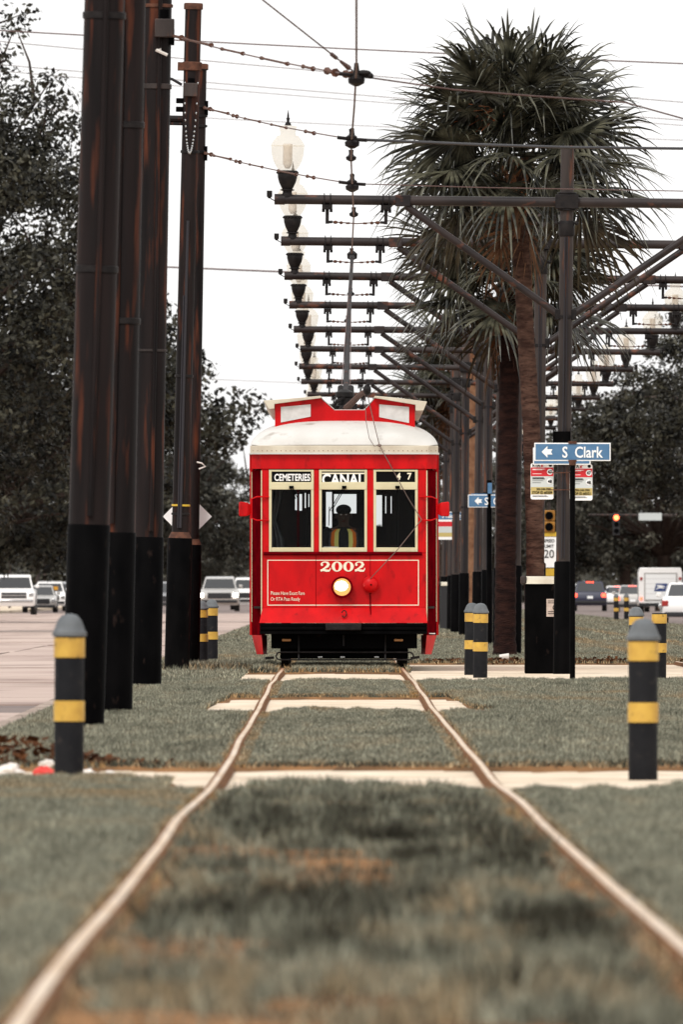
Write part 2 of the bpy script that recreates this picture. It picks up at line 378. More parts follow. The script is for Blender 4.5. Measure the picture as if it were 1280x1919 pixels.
for x0, x1 in ((XL - .2, XL), (XR, XR + .2)):
    ys = list(range(-60, 700, 6)) + list(range(700, 3001, 100)); mb = MB(); rings_ = []
    for y in ys:
        zt = float(prof(y)) - .015
        rings_.append([(x0, y, -.14), (x1, y, -.14), (x1, y, zt), (x0 + (.03 if x0 < 0 else 0), y, zt), ])
    mb.rings(rings_); struct(mb.build('kerb', M['kerb'], smooth=False))

# the lawn of the neutral ground: one soil sheet that follows the levels
gy = np.concatenate([np.arange(-40, 30, 5.), np.arange(30, 112, .33), np.arange(112, 260, .8), np.arange(260, 700, 6.), np.arange(700, 3001, 60.)])
gx = np.concatenate([np.arange(XL, 3.0, .14), np.arange(3.0, XR, .5), [XR]])
gX, gY = np.meshgrid(gx, gy); gZ = soil_z(gX, gY); nx = len(gx); ny = len(gy)
verts = np.stack([gX, gY, gZ], -1).reshape(-1, 3)
ii = (np.arange(ny - 1)[:, None] * nx + np.arange(nx - 1)[None]).reshape(-1)
me = bpy.data.meshes.new('lawn_soil'); me.from_pydata(verts.tolist(), [], np.stack([ii, ii + 1, ii + nx + 1, ii + nx], -1).tolist())
me.materials.append(M['soil']); me.polygons.foreach_set('use_smooth', [True] * len(me.polygons))
struct(link('lawn_soil', me))

def path_sheet(name, x0, x1, y0, y1):
    xs = np.linspace(x0, x1, max(2, int((x1 - x0) / .25))); ys = np.arange(y0, y1 + .5, 1.0)
    px, py = np.meshgrid(xs, ys); pz = prof(py) - .045 + .006 * (vnoise(px, py * .3, .6, 9) - .5); n = len(xs)
    v = np.stack([px, py, pz], -1).reshape(-1, 3); i = (np.arange(len(ys) - 1)[:, None] * n + np.arange(n - 1)[None]).reshape(-1)
    me = bpy.data.meshes.new(name); me.from_pydata(v.tolist(), [], np.stack([i, i + 1, i + n + 1, i + n], -1).tolist())
    me.materials.append(M['concrete']); return struct(link(name, me))
path_sheet('path', XL + .01, XR - .01, 89.0, 104.6)
path_sheet('path', -1.25, 1.7, 143.5, 166.6)
path_sheet('path', -1.25, 10.3, 187.5, 214.4)
path_sheet('path', .9, 10.3, 214.5, 240.6)
path_sheet('path', -2.5, -1.26, 212.6, 222.4)

# rails
def track(label, cfun, y0, y1, hd=.034):
    t = thing('streetcar_track', label, 'track', (0, 0, 0))
    ys = np.concatenate([np.arange(y0, 270, 1.5), np.arange(270, y1, 12.)])
    for s in (-1, 1):
        rg, rw = [], []
        for y in ys:
            c = float(cfun(y)) + s * GAUGE / 2 + .004 * math.sin(y * .31 + s); z = float(prof(y)) + .004 * math.sin(y * .23 + 2 * s)
            rg.append([(c - hd, y, z - .035), (c + hd, y, z - .035), (c + hd, y, z - .008), (c + hd - .012, y, z), (c - hd + .012, y, z), (c - hd, y, z - .008)])
            q = c - s * .075       # guard lip on the gauge side
            rw.append([(c - hd - .014, y, z - .14), (c + hd + .014, y, z - .14), (c + hd + .014, y, z - .020), (c - hd - .014, y, z - .020)])
        mb = MB(); mb.rings(rg); r_ = mb.build('rail', M['rail_web'], t)
        mb = MB(); mb.rings([[(q[4][0] + .001 + .005, q[0][1], q[4][2] - .003), (q[3][0] - .001 - .002, q[0][1], q[3][2] - .003), (q[3][0] - .003, q[0][1], q[3][2] + .0025), (q[4][0] + .006, q[0][1], q[4][2] + .0025)] for q in rg]); mb.build('worn_band', M['steel'], r_)
        mb = MB(); mb.rings(rw); mb.build('rail_base', M['rail_web'], r_)
    return t
track('pair of shiny rails set in grass, running up to the red streetcar', trackx, -20, 900)
track('second pair of rails, right of the lamp poles, mostly hidden by grass', lambda y: 5.74, 180, 900)

# ------------------------------------------------------------------ grass (real blades)
def blades(name, n, ya, yb, xlo, xhi, hgt, wid, dens_fn, ypow=1.0, seed=1):
    g = np.random.default_rng(seed)
    Y = ya + (yb - ya) * g.random(n) ** ypow
    lo = np.maximum(XL + .02, xlo(Y)); hi = np.minimum(XR - .05, xhi(Y))
    wq = np.clip(hi - lo, 0, None); keep = g.random(n) < wq / wq.max(); Y = Y[keep]; lo = lo[keep]; hi = hi[keep]
    x = lo + (hi - lo) * g.random(len(Y))
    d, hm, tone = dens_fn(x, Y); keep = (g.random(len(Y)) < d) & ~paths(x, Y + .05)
    x, Y, hm, tone = x[keep], Y[keep], hm[keep], tone[keep]; n = len(x)
    z = soil_z(x, Y) - .004
    h = hgt * hm * g.uniform(.6, 1.25, n); ww = wid * g.uniform(.7, 1.3, n) * .5
    a = g.uniform(-.7, .7, n); lx = g.normal(0, .38, n) * h; ly = g.normal(0, .45, n) * h
    dx = np.cos(a) * ww; dy = np.sin(a) * ww
    v = np.empty((n, 3, 3), np.float32)
    v[:, 0] = np.stack([x - dx, Y - dy, z], -1); v[:, 1] = np.stack([x + dx, Y + dy, z], -1); v[:, 2] = np.stack([x + lx, Y + ly, z + h], -1)
    me = bpy.data.meshes.new(name)
    me.vertices.add(n * 3); me.vertices.foreach_set('co', v.reshape(-1))
    me.loops.add(n * 3); me.loops.foreach_set('vertex_index', np.arange(n * 3, dtype=np.int32))
    me.polygons.add(n); me.polygons.foreach_set('loop_start', np.arange(0, n * 3, 3, dtype=np.int32)); me.polygons.foreach_set('loop_total', np.full(n, 3, np.int32))
    me.update(calc_edges=True)
    c = np.empty((n, 3, 4), np.float32); c[..., 3] = 1
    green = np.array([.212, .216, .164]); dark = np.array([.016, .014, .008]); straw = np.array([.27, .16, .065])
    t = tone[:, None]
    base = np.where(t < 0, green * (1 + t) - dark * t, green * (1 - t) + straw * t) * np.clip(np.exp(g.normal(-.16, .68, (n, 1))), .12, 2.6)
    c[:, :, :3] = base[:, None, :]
    at = me.color_attributes.new('Col', 'FLOAT_COLOR', 'POINT'); at.data.foreach_set('color', c.reshape(-1))
    me.materials.append(M['grass'])
    o = link(name, me); return o

def mask(x, Y):
    tx = trackx(Y); off = x - tx; inner = np.abs(off) < .74
    rail_d = np.minimum(np.abs(off - GAUGE / 2), np.abs(off + GAUGE / 2))
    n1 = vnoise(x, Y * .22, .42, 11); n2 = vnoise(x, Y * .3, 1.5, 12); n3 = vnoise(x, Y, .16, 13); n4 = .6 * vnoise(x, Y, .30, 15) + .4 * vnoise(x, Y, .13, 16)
    nearf = np.clip((95 - Y) / 20, 0, 1)
    d = np.ones_like(x)
    d = np.where(rail_d < .042, .0, d)
    d = np.where(rail_d < np.where(inner, .06 + .22 * np.clip(n1 - .4, 0, 1) * nearf, .05), d * .15, d)
    bare = inner & (n1 * .65 + n2 * .35 + .10 * n3 < .42 * nearf + .08)
    d = np.where(bare, d * .06, d)
    hm = np.where(inner, .70 + 1.1 * n3 * nearf, .80 + .35 * n3) * (.85 + .3 * n2)
    hm = hm * np.where(rail_d < .14, .75, 1)
    # clump shadows painted on taller blades; straw at worn spots and along the concrete
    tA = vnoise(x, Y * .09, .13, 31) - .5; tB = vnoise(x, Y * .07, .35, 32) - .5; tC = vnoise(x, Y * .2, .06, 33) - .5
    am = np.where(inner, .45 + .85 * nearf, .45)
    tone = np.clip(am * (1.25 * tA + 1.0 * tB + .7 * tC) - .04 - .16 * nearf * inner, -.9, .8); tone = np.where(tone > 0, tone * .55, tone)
    shade_clumps = inner & (n4 > .70) & (nearf > 0)
    tone = np.where(shade_clumps, -1.0 * np.clip((n4 - .70) * 28, 0, 1) * nearf + tone * .3, tone)
    hm = np.where(shade_clumps, hm * 1.85, hm)
    hm = np.where((Y > 212) & (Y < 230), hm * 1.75, hm)
    edge = paths(x, Y - 1.2) | paths(x, Y - .5)
    tone = np.where(edge, np.where(n3 > .5, -.85, .55), tone)  # beyond a crossing, edge shade is painted dark among straw blades
    tone = np.where(rail_d < np.where(inner, .12, .065), np.clip(tone + .5, -1, 1), tone)
    strip = (vnoise(x * .5, Y * .06, 1.0, 21) > .72)
    tone = np.where(strip & ~shade_clumps, np.clip(tone + .45 * n1, -1, 1), tone)
    # the worn verge of the second track
    far = np.abs(np.abs(x - 5.74) - GAUGE / 2) < .25
    d = np.where(far, d * .45, d); tone = np.where(far, .1 + .6 * n2, tone)
    return d, hm, np.clip(tone, -1, 1)
lo1 = lambda Y: -.0216 * Y - 1.5
hi1 = lambda Y: .0216 * Y + 1.6
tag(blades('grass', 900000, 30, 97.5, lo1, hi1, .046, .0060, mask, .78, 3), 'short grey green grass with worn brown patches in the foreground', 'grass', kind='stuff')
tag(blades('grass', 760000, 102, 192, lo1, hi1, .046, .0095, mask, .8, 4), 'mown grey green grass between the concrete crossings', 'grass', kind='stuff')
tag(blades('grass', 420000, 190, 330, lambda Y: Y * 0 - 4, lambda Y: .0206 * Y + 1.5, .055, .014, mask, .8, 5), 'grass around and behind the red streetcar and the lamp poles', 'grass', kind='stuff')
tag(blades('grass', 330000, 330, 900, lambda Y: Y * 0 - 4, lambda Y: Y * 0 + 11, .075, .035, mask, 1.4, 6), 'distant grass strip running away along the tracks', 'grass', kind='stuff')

# heap of dead leaves against the first crossing, left of the track
mb = MB(); g = random.Random(5)
for k in range(420):
    u = g.gauss(0, .42); yq = 104.6 + abs(g.gauss(0, .5)); x = -2.0 + u
    if x < -2.62 or x > -1.05: continue
    hz = .16 * math.exp(-(u / .4) ** 2) + .03
    c = Vector((x, yq, float(soil_z(np.array([x]), np.array([yq]))[0]) + g.random() * hz))
    a = Vector((g.uniform(-1, 1), g.uniform(-1, 1), g.uniform(-.7, .7))).normalized() * g.uniform(.015, .04)
    b = a.cross(Vector((g.uniform(-1, 1), g.uniform(-1, 1), 1)).normalized())
    mb.add([c - a - b * .6, c + a - b * .6, c + a + b * .6, c - a + b * .6], [(0, 1, 2, 3)])
tag(mb.build('dead_leaves', M['leaf_litter'], smooth=False), 'heap of brown dead leaves behind the near left bollard', 'leaves', kind='stuff')
mb = MB(); g = random.Random(8)
for k in range(700):
    x = g.choice([g.gauss(2.1, .35), g.gauss(3.5, .5), g.uniform(1.2, 5.2)]); yq = 240.2 + abs(g.gauss(0, 2.2))
    c = Vector((x, yq, float(soil_z(np.array([x]), np.array([yq]))[0]) + g.random() * .05))
    a = Vector((g.uniform(-1, 1), g.uniform(-1, 1), g.uniform(-.7, .7))).normalized() * g.uniform(.02, .05)
    b = a.cross(Vector((g.uniform(-1, 1), g.uniform(-1, 1), 1)).normalized())
    mb.add([c - a - b * .6, c + a - b * .6, c + a + b * .6, c - a + b * .6], [(0, 1, 2, 3)])
tag(mb.build('dead_leaves', M['leaf_litter'], smooth=False), 'brown dead leaves along the back edge of the stop pavement', 'leaves', kind='stuff')

# ================================================================== the red streetcar
YF = 222.0; KS = F / YF
car = thing('streetcar', 'red vintage streetcar with white roof and lit headlamp, standing on the track', 'streetcar',
            (X(645, YF), YF, float(prof(YF))))
def u(px): return (px - 645) / KS
def v(py): return H + (HOR - py) / KS - float(prof(YF))
LEN = 14.2
WB, WF = 1.243, u(800)           # half widths: body, front face
zt, zb = v(880), v(1188)         # under the letter board / bottom of the body

# --- front end: letter board, posts, dash, apron, bumper
def front(parent, flip=False):
    pass
mb = MB()
path = [(-WB, .85), (-WB, .10), (-WF, -.02), (WF, -.02), (WB, .10), (WB, .85)]
inner = [(-WB + .06, .85), (-WB + .06, .14), (-WF + .03, .05), (WF - .03, .05), (WB - .06, .14), (WB - .06, .85)]
ring0 = path + inner[::-1]
mb.rings([[(x, y, v(879)) for x, y in ring0], [(x, y, v(851)) for x, y in ring0]])
mb.build('letter_board', M['red'], car, bevel=.006)
for i, (a, b) in enumerate(((490, 504), (588, 598), (688, 700), (783, 800))):
    MB().box(u(a), u(b), .0, .10, v(1036), v(879) - .002).build('post', M['red'], car, bevel=.006)
MB().box(u(490), u(800), .0, .06, v(1139), v(1036.5)).build('dash_panel', M['red'], car, bevel=.004)
for px in (592, 694): MB().box(u(px) - .003, u(px) + .003, -.003, .0, v(1138), v(1040)).build('panel_seam', M['red_dark'], car)
# cream lining on the dash
ln = MB(); t = .011
x0, x1, z0, z1 = u(501), u(785), v(1134.5), v(1049)
ln.frame(x0, x1, z0, z1, t, -.004, .001); ln.build('cream_lining', M['lettering'], car)
rivet = MB().cyl((0, 0, 0), (0, -.006, 0), .006, .004, 6).mesh('rivet')
rivet.materials.append(M['red_dark'])
MB().cyl((u(494), -.03, v(1037.5)), (u(791), -.03, v(1037.5)), .022, n=10).build('belt_rail', M['red_dark'], car)
# splayed apron under the dash
ap = MB(); d = .17
ap.add([(u(492), .0, v(1139)), (u(798), .0, v(1139)), (u(801), -d, v(1167)), (u(486), -d, v(1167)),
        (u(492), .06, v(1139)), (u(798), .06, v(1139)), (u(801), .06, v(1167)), (u(486), .06, v(1167))],
       [(0, 1, 2, 3), (4, 7, 6, 5), (0, 4, 5, 1), (3, 2, 6, 7), (0, 3, 7, 4), (1, 5, 6, 2)])
ap.build('apron', M['red'], car, smooth=False)
bp_ = MB()
for a, b, dd in ((1167.5, 1173, .21), (1174, 1180, .23), (1181, 1188, .21)): bp_.box(u(487), u(800.5), -dd, .05, v(b), v(a))
bp_.box(u(487.5), u(800), -.19, .05, v(1187), v(1168)); bpo = bp_.build('bumper', M['black'], car, bevel=.006)
MB().box(u(610), u(677), -.34, -.2, v(1181), v(1168)).build('coupler_pocket', M['iron'], bpo, bevel=.012)
# tow hook on the apron
MB().tube([(u(645) + .032 * math.cos(a), -.125 + .012 * math.sin(a), v(1150) + .045 * math.sin(a)) for a in np.linspace(-2.6, 2.9, 12)], .008, 5).build('tow_hook', M['iron'], car)
# conduit under the retriever
MB().tube([(u(694), -.012, v(1108)), (u(694), -.012, v(1138)), (u(695), -.075, v(1152))], .008, 5).build('conduit', M['red_dark'], car)

# splayed corner panels with door posts, on both sides
for s in (-1, 1):
    cp = MB(); cp.add([(s * WF, .01, v(881)), (s * WB, .78, v(881)), (s * WB, .78, v(1190)), (s * WF, .01, v(1190)),
                       (s * (WF - .05), .06, v(881)), (s * (WB - .05), .82, v(881)), (s * (WB - .05), .82, v(1190)), (s * (WF - .05), .06, v(1190))],
                      [(0, 1, 2, 3), (4, 7, 6, 5), (0, 4, 5, 1), (3, 2, 6, 7), (0, 3, 7, 4), (1, 5, 6, 2)])
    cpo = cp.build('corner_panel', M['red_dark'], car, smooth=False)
    for k in range(26):
        z = v(1185) + (v(885) - v(1185)) * k / 25
        for q in (.06, .93):
            o = link('rivet', rivet, cpo, loc=(s * (WF + (WB - WF) * q), .01 + .77 * q - .004, z)); o.scale = (1.4, 1.4, 1.4)
    MB().box(s * WF - .007, s * WF + .007, -.012, .004, v(1165), v(882)).build('cream_strip', M['cream'], car)
    MB().box(s * WB - .008, s * WB + .010, .755, .80, v(1165), v(884)).build('cream_strip', M['cream'], car)
    # step well skirt hanging below the corner
    sk = MB(); xo = s * WB; xi = s * u(790)
    sk.add([(s * WB, .45, v(1190)), (s * u(800), .10, v(1190)), (s * u(797), .14, v(1226)), (s * u(809), .40, v(1226)),
            (s * WB, .95, v(1190)), (s * u(790), .95, v(1190)), (s * u(790), .95, v(1226)), (s * u(809), .95, v(1226))],
           [(0, 1, 2, 3), (4, 7, 6, 5), (0, 3, 7, 4), (1, 5, 6, 2), (3, 2, 6, 7), (0, 4, 5, 1)])
    sko = sk.build('step_skirt', M['red'], car, smooth=False)
    if s > 0: MB().box(u(804), u(816), .2, .45, v(1188), v(1186)).build('step_edge', M['white_print'], sko)
    # red marker lamp boxes held out by a tube bracket
    br = MB(); zz1, zz0 = v(931), v(975)
    br.tube([(s * (WF - .10), -.02, zz1), (s * (WF + .06), -.06, zz1), (s * (WB + .0), -.03, zz1 - .03), (s * (WB + .0), -.03, zz0 + .03), (s * (WF + .06), -.06, zz0), (s * (WF - .10), -.02, zz0)], .011, 6)
    bo = br.build('mirror_bracket', M['red'], car)
    bx = MB(); cx_ = s * (WB + .085)
    bx.rings([[(cx_ - s * .085, y, z) for y, z in ((-.02, v(962)), (.06, v(962)), (.06, v(947)), (-.02, v(947)))],
              [(cx_ - s * .03, y, z) for y, z in ((-.10, v(967)), (.13, v(967)), (.13, v(942)), (-.10, v(942)))],
              [(cx_ + s * .07, y, z) for y, z in ((-.12, v(968)), (.15, v(968)), (.15, v(940)), (-.12, v(940)))],
              [(cx_ + s * .085, y, z) for y, z in ((-.10, v(966)), (.13, v(966)), (.13, v(942)), (-.10, v(942)))]])
    bx.build('mirror_housing', M['red'], car, bevel=.012)

# --- the three front windows
def window(px0, px1, sign_txt, kind):
    fr = MB(); a, b = u(px0), u(px1)
    fr.frame(a, b, v(1034), v(880.5), .036, -.012, .05, tb=.058, tt=.024)
    fr.box(a + .036, b - .036, -.010, .05, v(917), v(903.5))
    fr.box(a + .004, b - .004, -.020, -.010, v(917.5), v(905))       # drip rail over the pane
    w_ = fr.build('window', M['cream'], car, bevel=.004)
    MB().box(a + .036, b - .036, .034, .044, v(1026), v(917)).build('pane', M['glass'], w_, smooth=False)
    sg = MB().box(a + .036, b - .036, .012, .04, v(903.5), v(884)).build('destination_sign', M['black_print'], w_, smooth=False)
    if kind == 'text': text('lettering', sign_txt, M['white_print'], w_, (a + b) / 2 + .012, .006, v(900.8), .128, .70, .0035)
    if kind == 'cut':
        text('lettering', sign_txt, M['white_print'], w_, (a + b) / 2, .006, v(908.5), .205, .84, .006)
        MB().box(a + .036, b - .036, .004, .010, v(888.5), v(886)).build('sign_stripe', M['lettering'], w_)
    if kind == 'num':
        text('lettering', '4', M['lettering'], w_, u(747), .006, v(898.5), .125, .95, .003)
        text('lettering', '7', M['lettering'], w_, u(767), .006, v(898.5), .125, .95, .003)
    return w_
w1 = window(504, 588, 'CEMETERIES', 'text')
w2 = window(598, 688, 'CANAL', 'cut')
w3 = window(700, 783, '', 'num')
def wiper(w_, xa, ya, xb, yb, xc=None, yc=None):
    q = MB(); q.box(u(xa) - .03, u(xa) + .03, -.05, -.012, v(916), v(910.5))
    q.tube([(u(xa) - .012, -.045, v(914)), (u(xb) - .012, -.035, v(yb))], .006, 5)
    q.tube([(u(xa) + .015, -.045, v(914)), (u(xb) + .015, -.035, v(yb))], .006, 5)
    if xc: q.tube([(u(xb) - .012, -.03, v(yb) + .06), (u(xc), -.03, v(yc))], .006, 5)
    q.build('wiper', M['black'], w_)
wiper(w1, 546, 912, 556, 935); wiper(w2, 645, 912, 619, 958, 616, 985); wiper(w3, 745, 912, 748, 919)

# --- number, notice, headlamp, rope retriever
def stroke(mb, pts, y0, y1):
    """a stroke of varying width through (x, z, width) points"""
    L_, R_ = [], []
    for i, (x, z, wd) in enumerate(pts):
        a = pts[max(0, i - 1)]; b = pts[min(len(pts) - 1, i + 1)]
        dx, dz = b[0] - a[0], b[1] - a[1]; l = math.hypot(dx, dz) or 1; nx_, nz_ = -dz / l, dx / l
        L_.append((x + nx_ * wd / 2, z + nz_ * wd / 2)); R_.append((x - nx_ * wd / 2, z - nz_ * wd / 2))
    for i in range(len(pts) - 1):
        mb.prism([L_[i], L_[i + 1], R_[i + 1], R_[i]], y0, y1)
num = MB(); hh = v(1052) - v(1071); cw = (u(686) - u(600)) / 4
for k, ch in enumerate('2002'):
    ox = u(600) + cw * k; oz = v(1071); wq = cw * .93
    if ch == '0':
        n = 20; o_ = []; i_ = []
        for q in range(n):
            a = 2 * math.pi * q / n
            o_.append((ox + wq / 2 + wq / 2 * math.cos(a), oz + hh / 2 + hh / 2 * math.sin(a)))
            i_.append((ox + wq / 2 + wq * .20 * math.cos(a), oz + hh / 2 + hh * .40 * math.sin(a)))
        for q in range(n): num.prism([o_[q], o_[(q + 1) % n], i_[(q + 1) % n], i_[q]], -.005, .001)
    else:
        P = lambda a, b, w_=.1: (ox + a * wq, oz + b * hh, w_ * hh)
        stroke(num, [P(.10, .62, .12), P(.12, .78, .16), P(.27, .92, .12), P(.48, .95, .12), P(.70, .88, .22), P(.78, .70, .30), P(.68, .52, .26), P(.45, .36, .16), P(.2, .2, .12), P(.10, .1, .1)], -.005, .001)
        stroke(num, [P(.03, .10, .2), P(.3, .17, .22), P(.6, .09, .22), P(.84, .09, .18), P(.93, .2, .1), P(.96, .36, .07)], -.006, .001)
        num.cyl((ox + .17 * wq, -.007, oz + .66 * hh), (ox + .17 * wq, .001, oz + .66 * hh), .115 * hh, n=12)
num.build('number', M['lettering'], car, smooth=False)
text('notice', 'Please Have Exact Fare', M['lettering'], car, u(507), -.003, v(1114.5), .068, .72, .0, 'LEFT')
text('notice', 'Or RTA Pass Ready', M['lettering'], car, u(507), -.003, v(1125.5), .068, .72, .0, 'LEFT')
hl = MB(); c = (u(641), 0, v(1100)); 
hl.rings([[(c[0] + r * math.cos(a), y, c[2] + r * math.sin(a)) for a in np.linspace(0, 2 * math.pi, 24, endpoint=False)] for y, r in ((.0, .125), (-.05, .135), (-.10, .145), (-.115, .140), (-.112, .118), (-.09, .115))])
hlo = hl.build('headlamp', M['red_dark'], car)
MB().cyl((c[0], -.09, c[2]), (c[0], -.098, c[2]), .117, .117, 24).build('reflector_glow', M['tram_ring'], hlo)
MB().ball((c[0] - .01, -.10, c[2] + .015), .086, .03, .064, 18, 8).build('lens', M['tram_head'], hlo)
rt = MB(); c = (u(694), -.09, v(1095)); rt.ball(c, .112, .085, .112, 18, 10); rt.cyl((c[0], .01, c[2]), (c[0], -.06, c[2]), .09, .09, 14)
rto = rt.build('rope_retriever', M['red'], car)
MB().cyl((c[0] + .01, -.172, c[2] - .005), (c[0] + .01, -.182, c[2] - .005), .012, n=8).build('hub', M['black'], rto)
# trolley rope: harp end -> roof edge -> bracket -> retriever
rp = MB(); rp.tube([(u(687), -.08, v(733)), (u(700), -.10, v(790)), (u(711), -.12, v(835)), (u(738), -.12, v(884)), (u(764), -.09, v(932)), (u(790), -.09, v(974))], .006, 5)
rp.tube([(u(790), -.09, v(974)), (u(745), -.13, v(1030)), (u(694), -.16, v(1084))], .006, 5)
rp.tube([(u(684), -.08, v(733)), (u(686), -.1, v(790)), (u(692), -.12, v(822)), (u(702), -.12, v(837)), (u(711), -.12, v(834))], .0045, 5)
rp.ball((u(711), -.12, v(835)), .03, .02, .02, 8, 6)
rp.build('trolley_rope', pm('rope', (.09, .06, .05), (.2, .15, .13), scale=3, rough=.9), car)

# --- roof
def roof_z(x, y, yr=None):
    q = min(1, y / 1.15) if y < LEN - 1.15 else min(1, (LEN - y) / 1.15)
    q = max(q, 0.0); s_ = math.sqrt(1 - (1 - q) ** 2)
    sx = max(0., 1 - abs(x / (WB + .02)) ** 3.0) ** .52
    return v(836) + (v(783) - v(836)) * sx * (s_ * .96 + .04)
rg = MB(); ny_, nx_ = 34, 41
ysr = [0, .03, .08, .15, .25, .4, .6, .85, 1.15] + list(np.linspace(1.6, LEN - 1.6, 10)) + [LEN - q for q in (1.15, .85, .6, .4, .25, .15, .08, .03, 0)]
vv = []; ff = []
for y in ysr:
    # plan taper at the ends, like the letter board below
    e = min(y, LEN - y); half = WB + .015 if e > .12 else WF + .02 + (WB - WF) * e / .12
    for k in range(nx_):
        q = -1 + 2 * k / (nx_ - 1); x = half * math.sin(q * math.pi / 2); vv.append((x, y - .05 if y < 1 else y, roof_z(x * (WB + .015) / half, y)))
n_ = len(ysr)
for i in range(n_ - 1):
    for k in range(nx_ - 1): ff.append((i * nx_ + k, i * nx_ + k + 1, (i + 1) * nx_ + k + 1, (i + 1) * nx_ + k))
rg.add(vv, ff); ro = rg.build('roof', M['white'], car)
gt = MB(); out = [(-WB - .02, LEN), (-WB - .02, .08), (-WF - .02, -.07), (WF + .02, -.07), (WB + .02, .08), (WB + .02, LEN)]
inn = [(-WB + .03, LEN), (-WB + .03, .12), (-WF + .02, -.01), (WF - .02, -.01), (WB - .03, .12), (WB - .03, LEN)]
gt.rings([[(x, y, v(851)) for x, y in out + inn[::-1]], [(x, y, v(835)) for x, y in out + inn[::-1]]]); gto = gt.build('gutter', M['gutter'], ro, bevel=.01)
lip = MB(); o2 = [(x * 1.012, y - .012 if y < 1 else y) for x, y in out]
lip.rings([[(x, y, v(851.5)) for x, y in o2 + inn[::-1]], [(x, y, v(848.5)) for x, y in o2 + inn[::-1]]]); lip.build('drip_edge', M['white'], ro)
for k in range(40): link('rivet', rivet, gto, loc=(u(474) + (u(817) - u(474)) * k / 39, -.07, v(845)))
# clerestory front and its two panels
ypan = .62
cl = MB()
cl.prism([(u(515), v(808)), (u(515), v(756)), (u(600), v(745.5)), (u(626), v(768)), (u(684), v(768)), (u(704), v(745.5)), (u(778), v(757)), (u(778), v(808)), (u(645), v(790))], ypan, LEN - ypan)
clo = cl.build('clerestory', M['red'], ro, smooth=False)
for pts in ([(526, 791), (526, 762), (582, 757), (582, 780)], [(711, 781), (711, 757), (767, 762), (767, 792)]):
    MB().prism([(u(a), v(b)) for a, b in pts], ypan - .012, ypan + .01).build('clerestory_panel', M['panel'], ro, smooth=False)
for pts in ([(493, 750), (560, 745), (601, 741), (604, 745), (514, 756.5), (514, 765), (504, 766)], [(700, 745), (703, 741), (745, 745), (801, 752), (794, 769), (779, 769), (779, 758)]):
    MB().prism([(u(a), v(b)) for a, b in pts], ypan - .10, LEN - ypan + .1).build('roof_cap', M['gutter'], ro, smooth=False, bevel=.006)
MB().box(u(626), u(684), ypan + .02, LEN - ypan, v(768), v(766.5)).build('roof_walk', M['white'], ro)
for a, b in (((600, 744), (626, 767)), ((684, 767), (704, 744))):
    MB().prism([(u(a[0]), v(a[1])), (u(b[0]), v(b[1])), (u(b[0]), v(b[1] - 2)), (u(a[0]), v(a[1] - 2))], ypan + .02, LEN - ypan).build('roof_walk', M['white'], ro)

# --- trolley pole gear on the roof
tp = MB(); yb_ = 7.6; kz = lambda py, y: H + (HOR - py) * (YF + y) / F - float(prof(YF)); kx = lambda px, y: (px - VX) * (YF + y) / F - X(645, YF)
tp.lathe([(.16, 0), (.16, .05), (.10, .07), (.10, .16), (.13, .18), (.13, .24), (.05, .28)], 14, (kx(646, yb_), yb_, kz(768, yb_)))
for dx in (-.14, .14): tp.cyl((kx(646, yb_) + dx, yb_, kz(768, yb_)), (kx(646, yb_) + dx, yb_, kz(757, yb_)), .035, n=8)
tp.tube([(kx(620, yb_), yb_ - .1, kz(767, yb_)), (kx(632, yb_), yb_ - .2, kz(752, yb_)), (kx(645, yb_), yb_ - .1, kz(746, yb_))], .025, 6)
tpo = tp.build('trolley_base', M['iron'], car)
sp = MB(); b0 = Vector((kx(648, yb_), yb_, kz(748, yb_))); 
for dx in (-.07, .07): sp.cyl(b0 + Vector((dx, 0, -.05)), b0 + Vector((dx, .35, .16)), .05, .045, 10)
sp.cyl(b0 + Vector((-.12, .05, .0)), b0 + Vector((.12, .05, .0)), .05, n=10); sp.build('spring_housing', M['iron'], tpo)
tip = Vector((kx(660, 17), 17.0, kz(480, 17)))
pl = MB(); pl.tube([b0 + Vector((0, .1, .02)), b0.lerp(tip, .35) + Vector((-.012, 0, -.03)), b0.lerp(tip, .7) + Vector((-.01, 0, -.03)), tip - (tip - b0).normalized() * .25], [.046, .038, .030, .024], 9)
plo = pl.build('trolley_pole', M['pole'], car)
MB().tube([tip - (tip - b0).normalized() * .26, tip], [.03, .045], 8).lathe([(.02, -.06), (.07, -.04), (.075, .03), (.03, .07)], 10, tuple(tip)).build('harp', M['iron'], plo)
for dx, e in ((-.07, .9), (.06, .6)):
    MB().tube([b0 + Vector((dx, 0, 0)), b0.lerp(tip, e) + Vector((dx * .3, 0, -.02))], .007, 4).build('pole_rope', M['wire'], plo)
fp = MB(); f1 = Vector((u(688), -.06, v(731)))
fp.tube([Vector((u(650), 5.2, v(757))), Vector((u(660), 3.6, v(750))), Vector((u(674), 2.0, v(738))), f1], [.05, .045, .04, .03], 8)
fpo = fp.build('front_trolley_pole', M['rust'], car)
MB().ball(tuple(f1), .055, .08, .075, 10, 8).tube([f1 + Vector((0, 0, .03)), f1 + Vector((.02, -.03, .08))], .02, 6).build('harp', M['iron'], fpo)
MB().cyl((u(648), 5.3, v(768)), (u(648), 5.3, v(752)), .12, .08, 12).build('trolley_base', M['iron'], car)

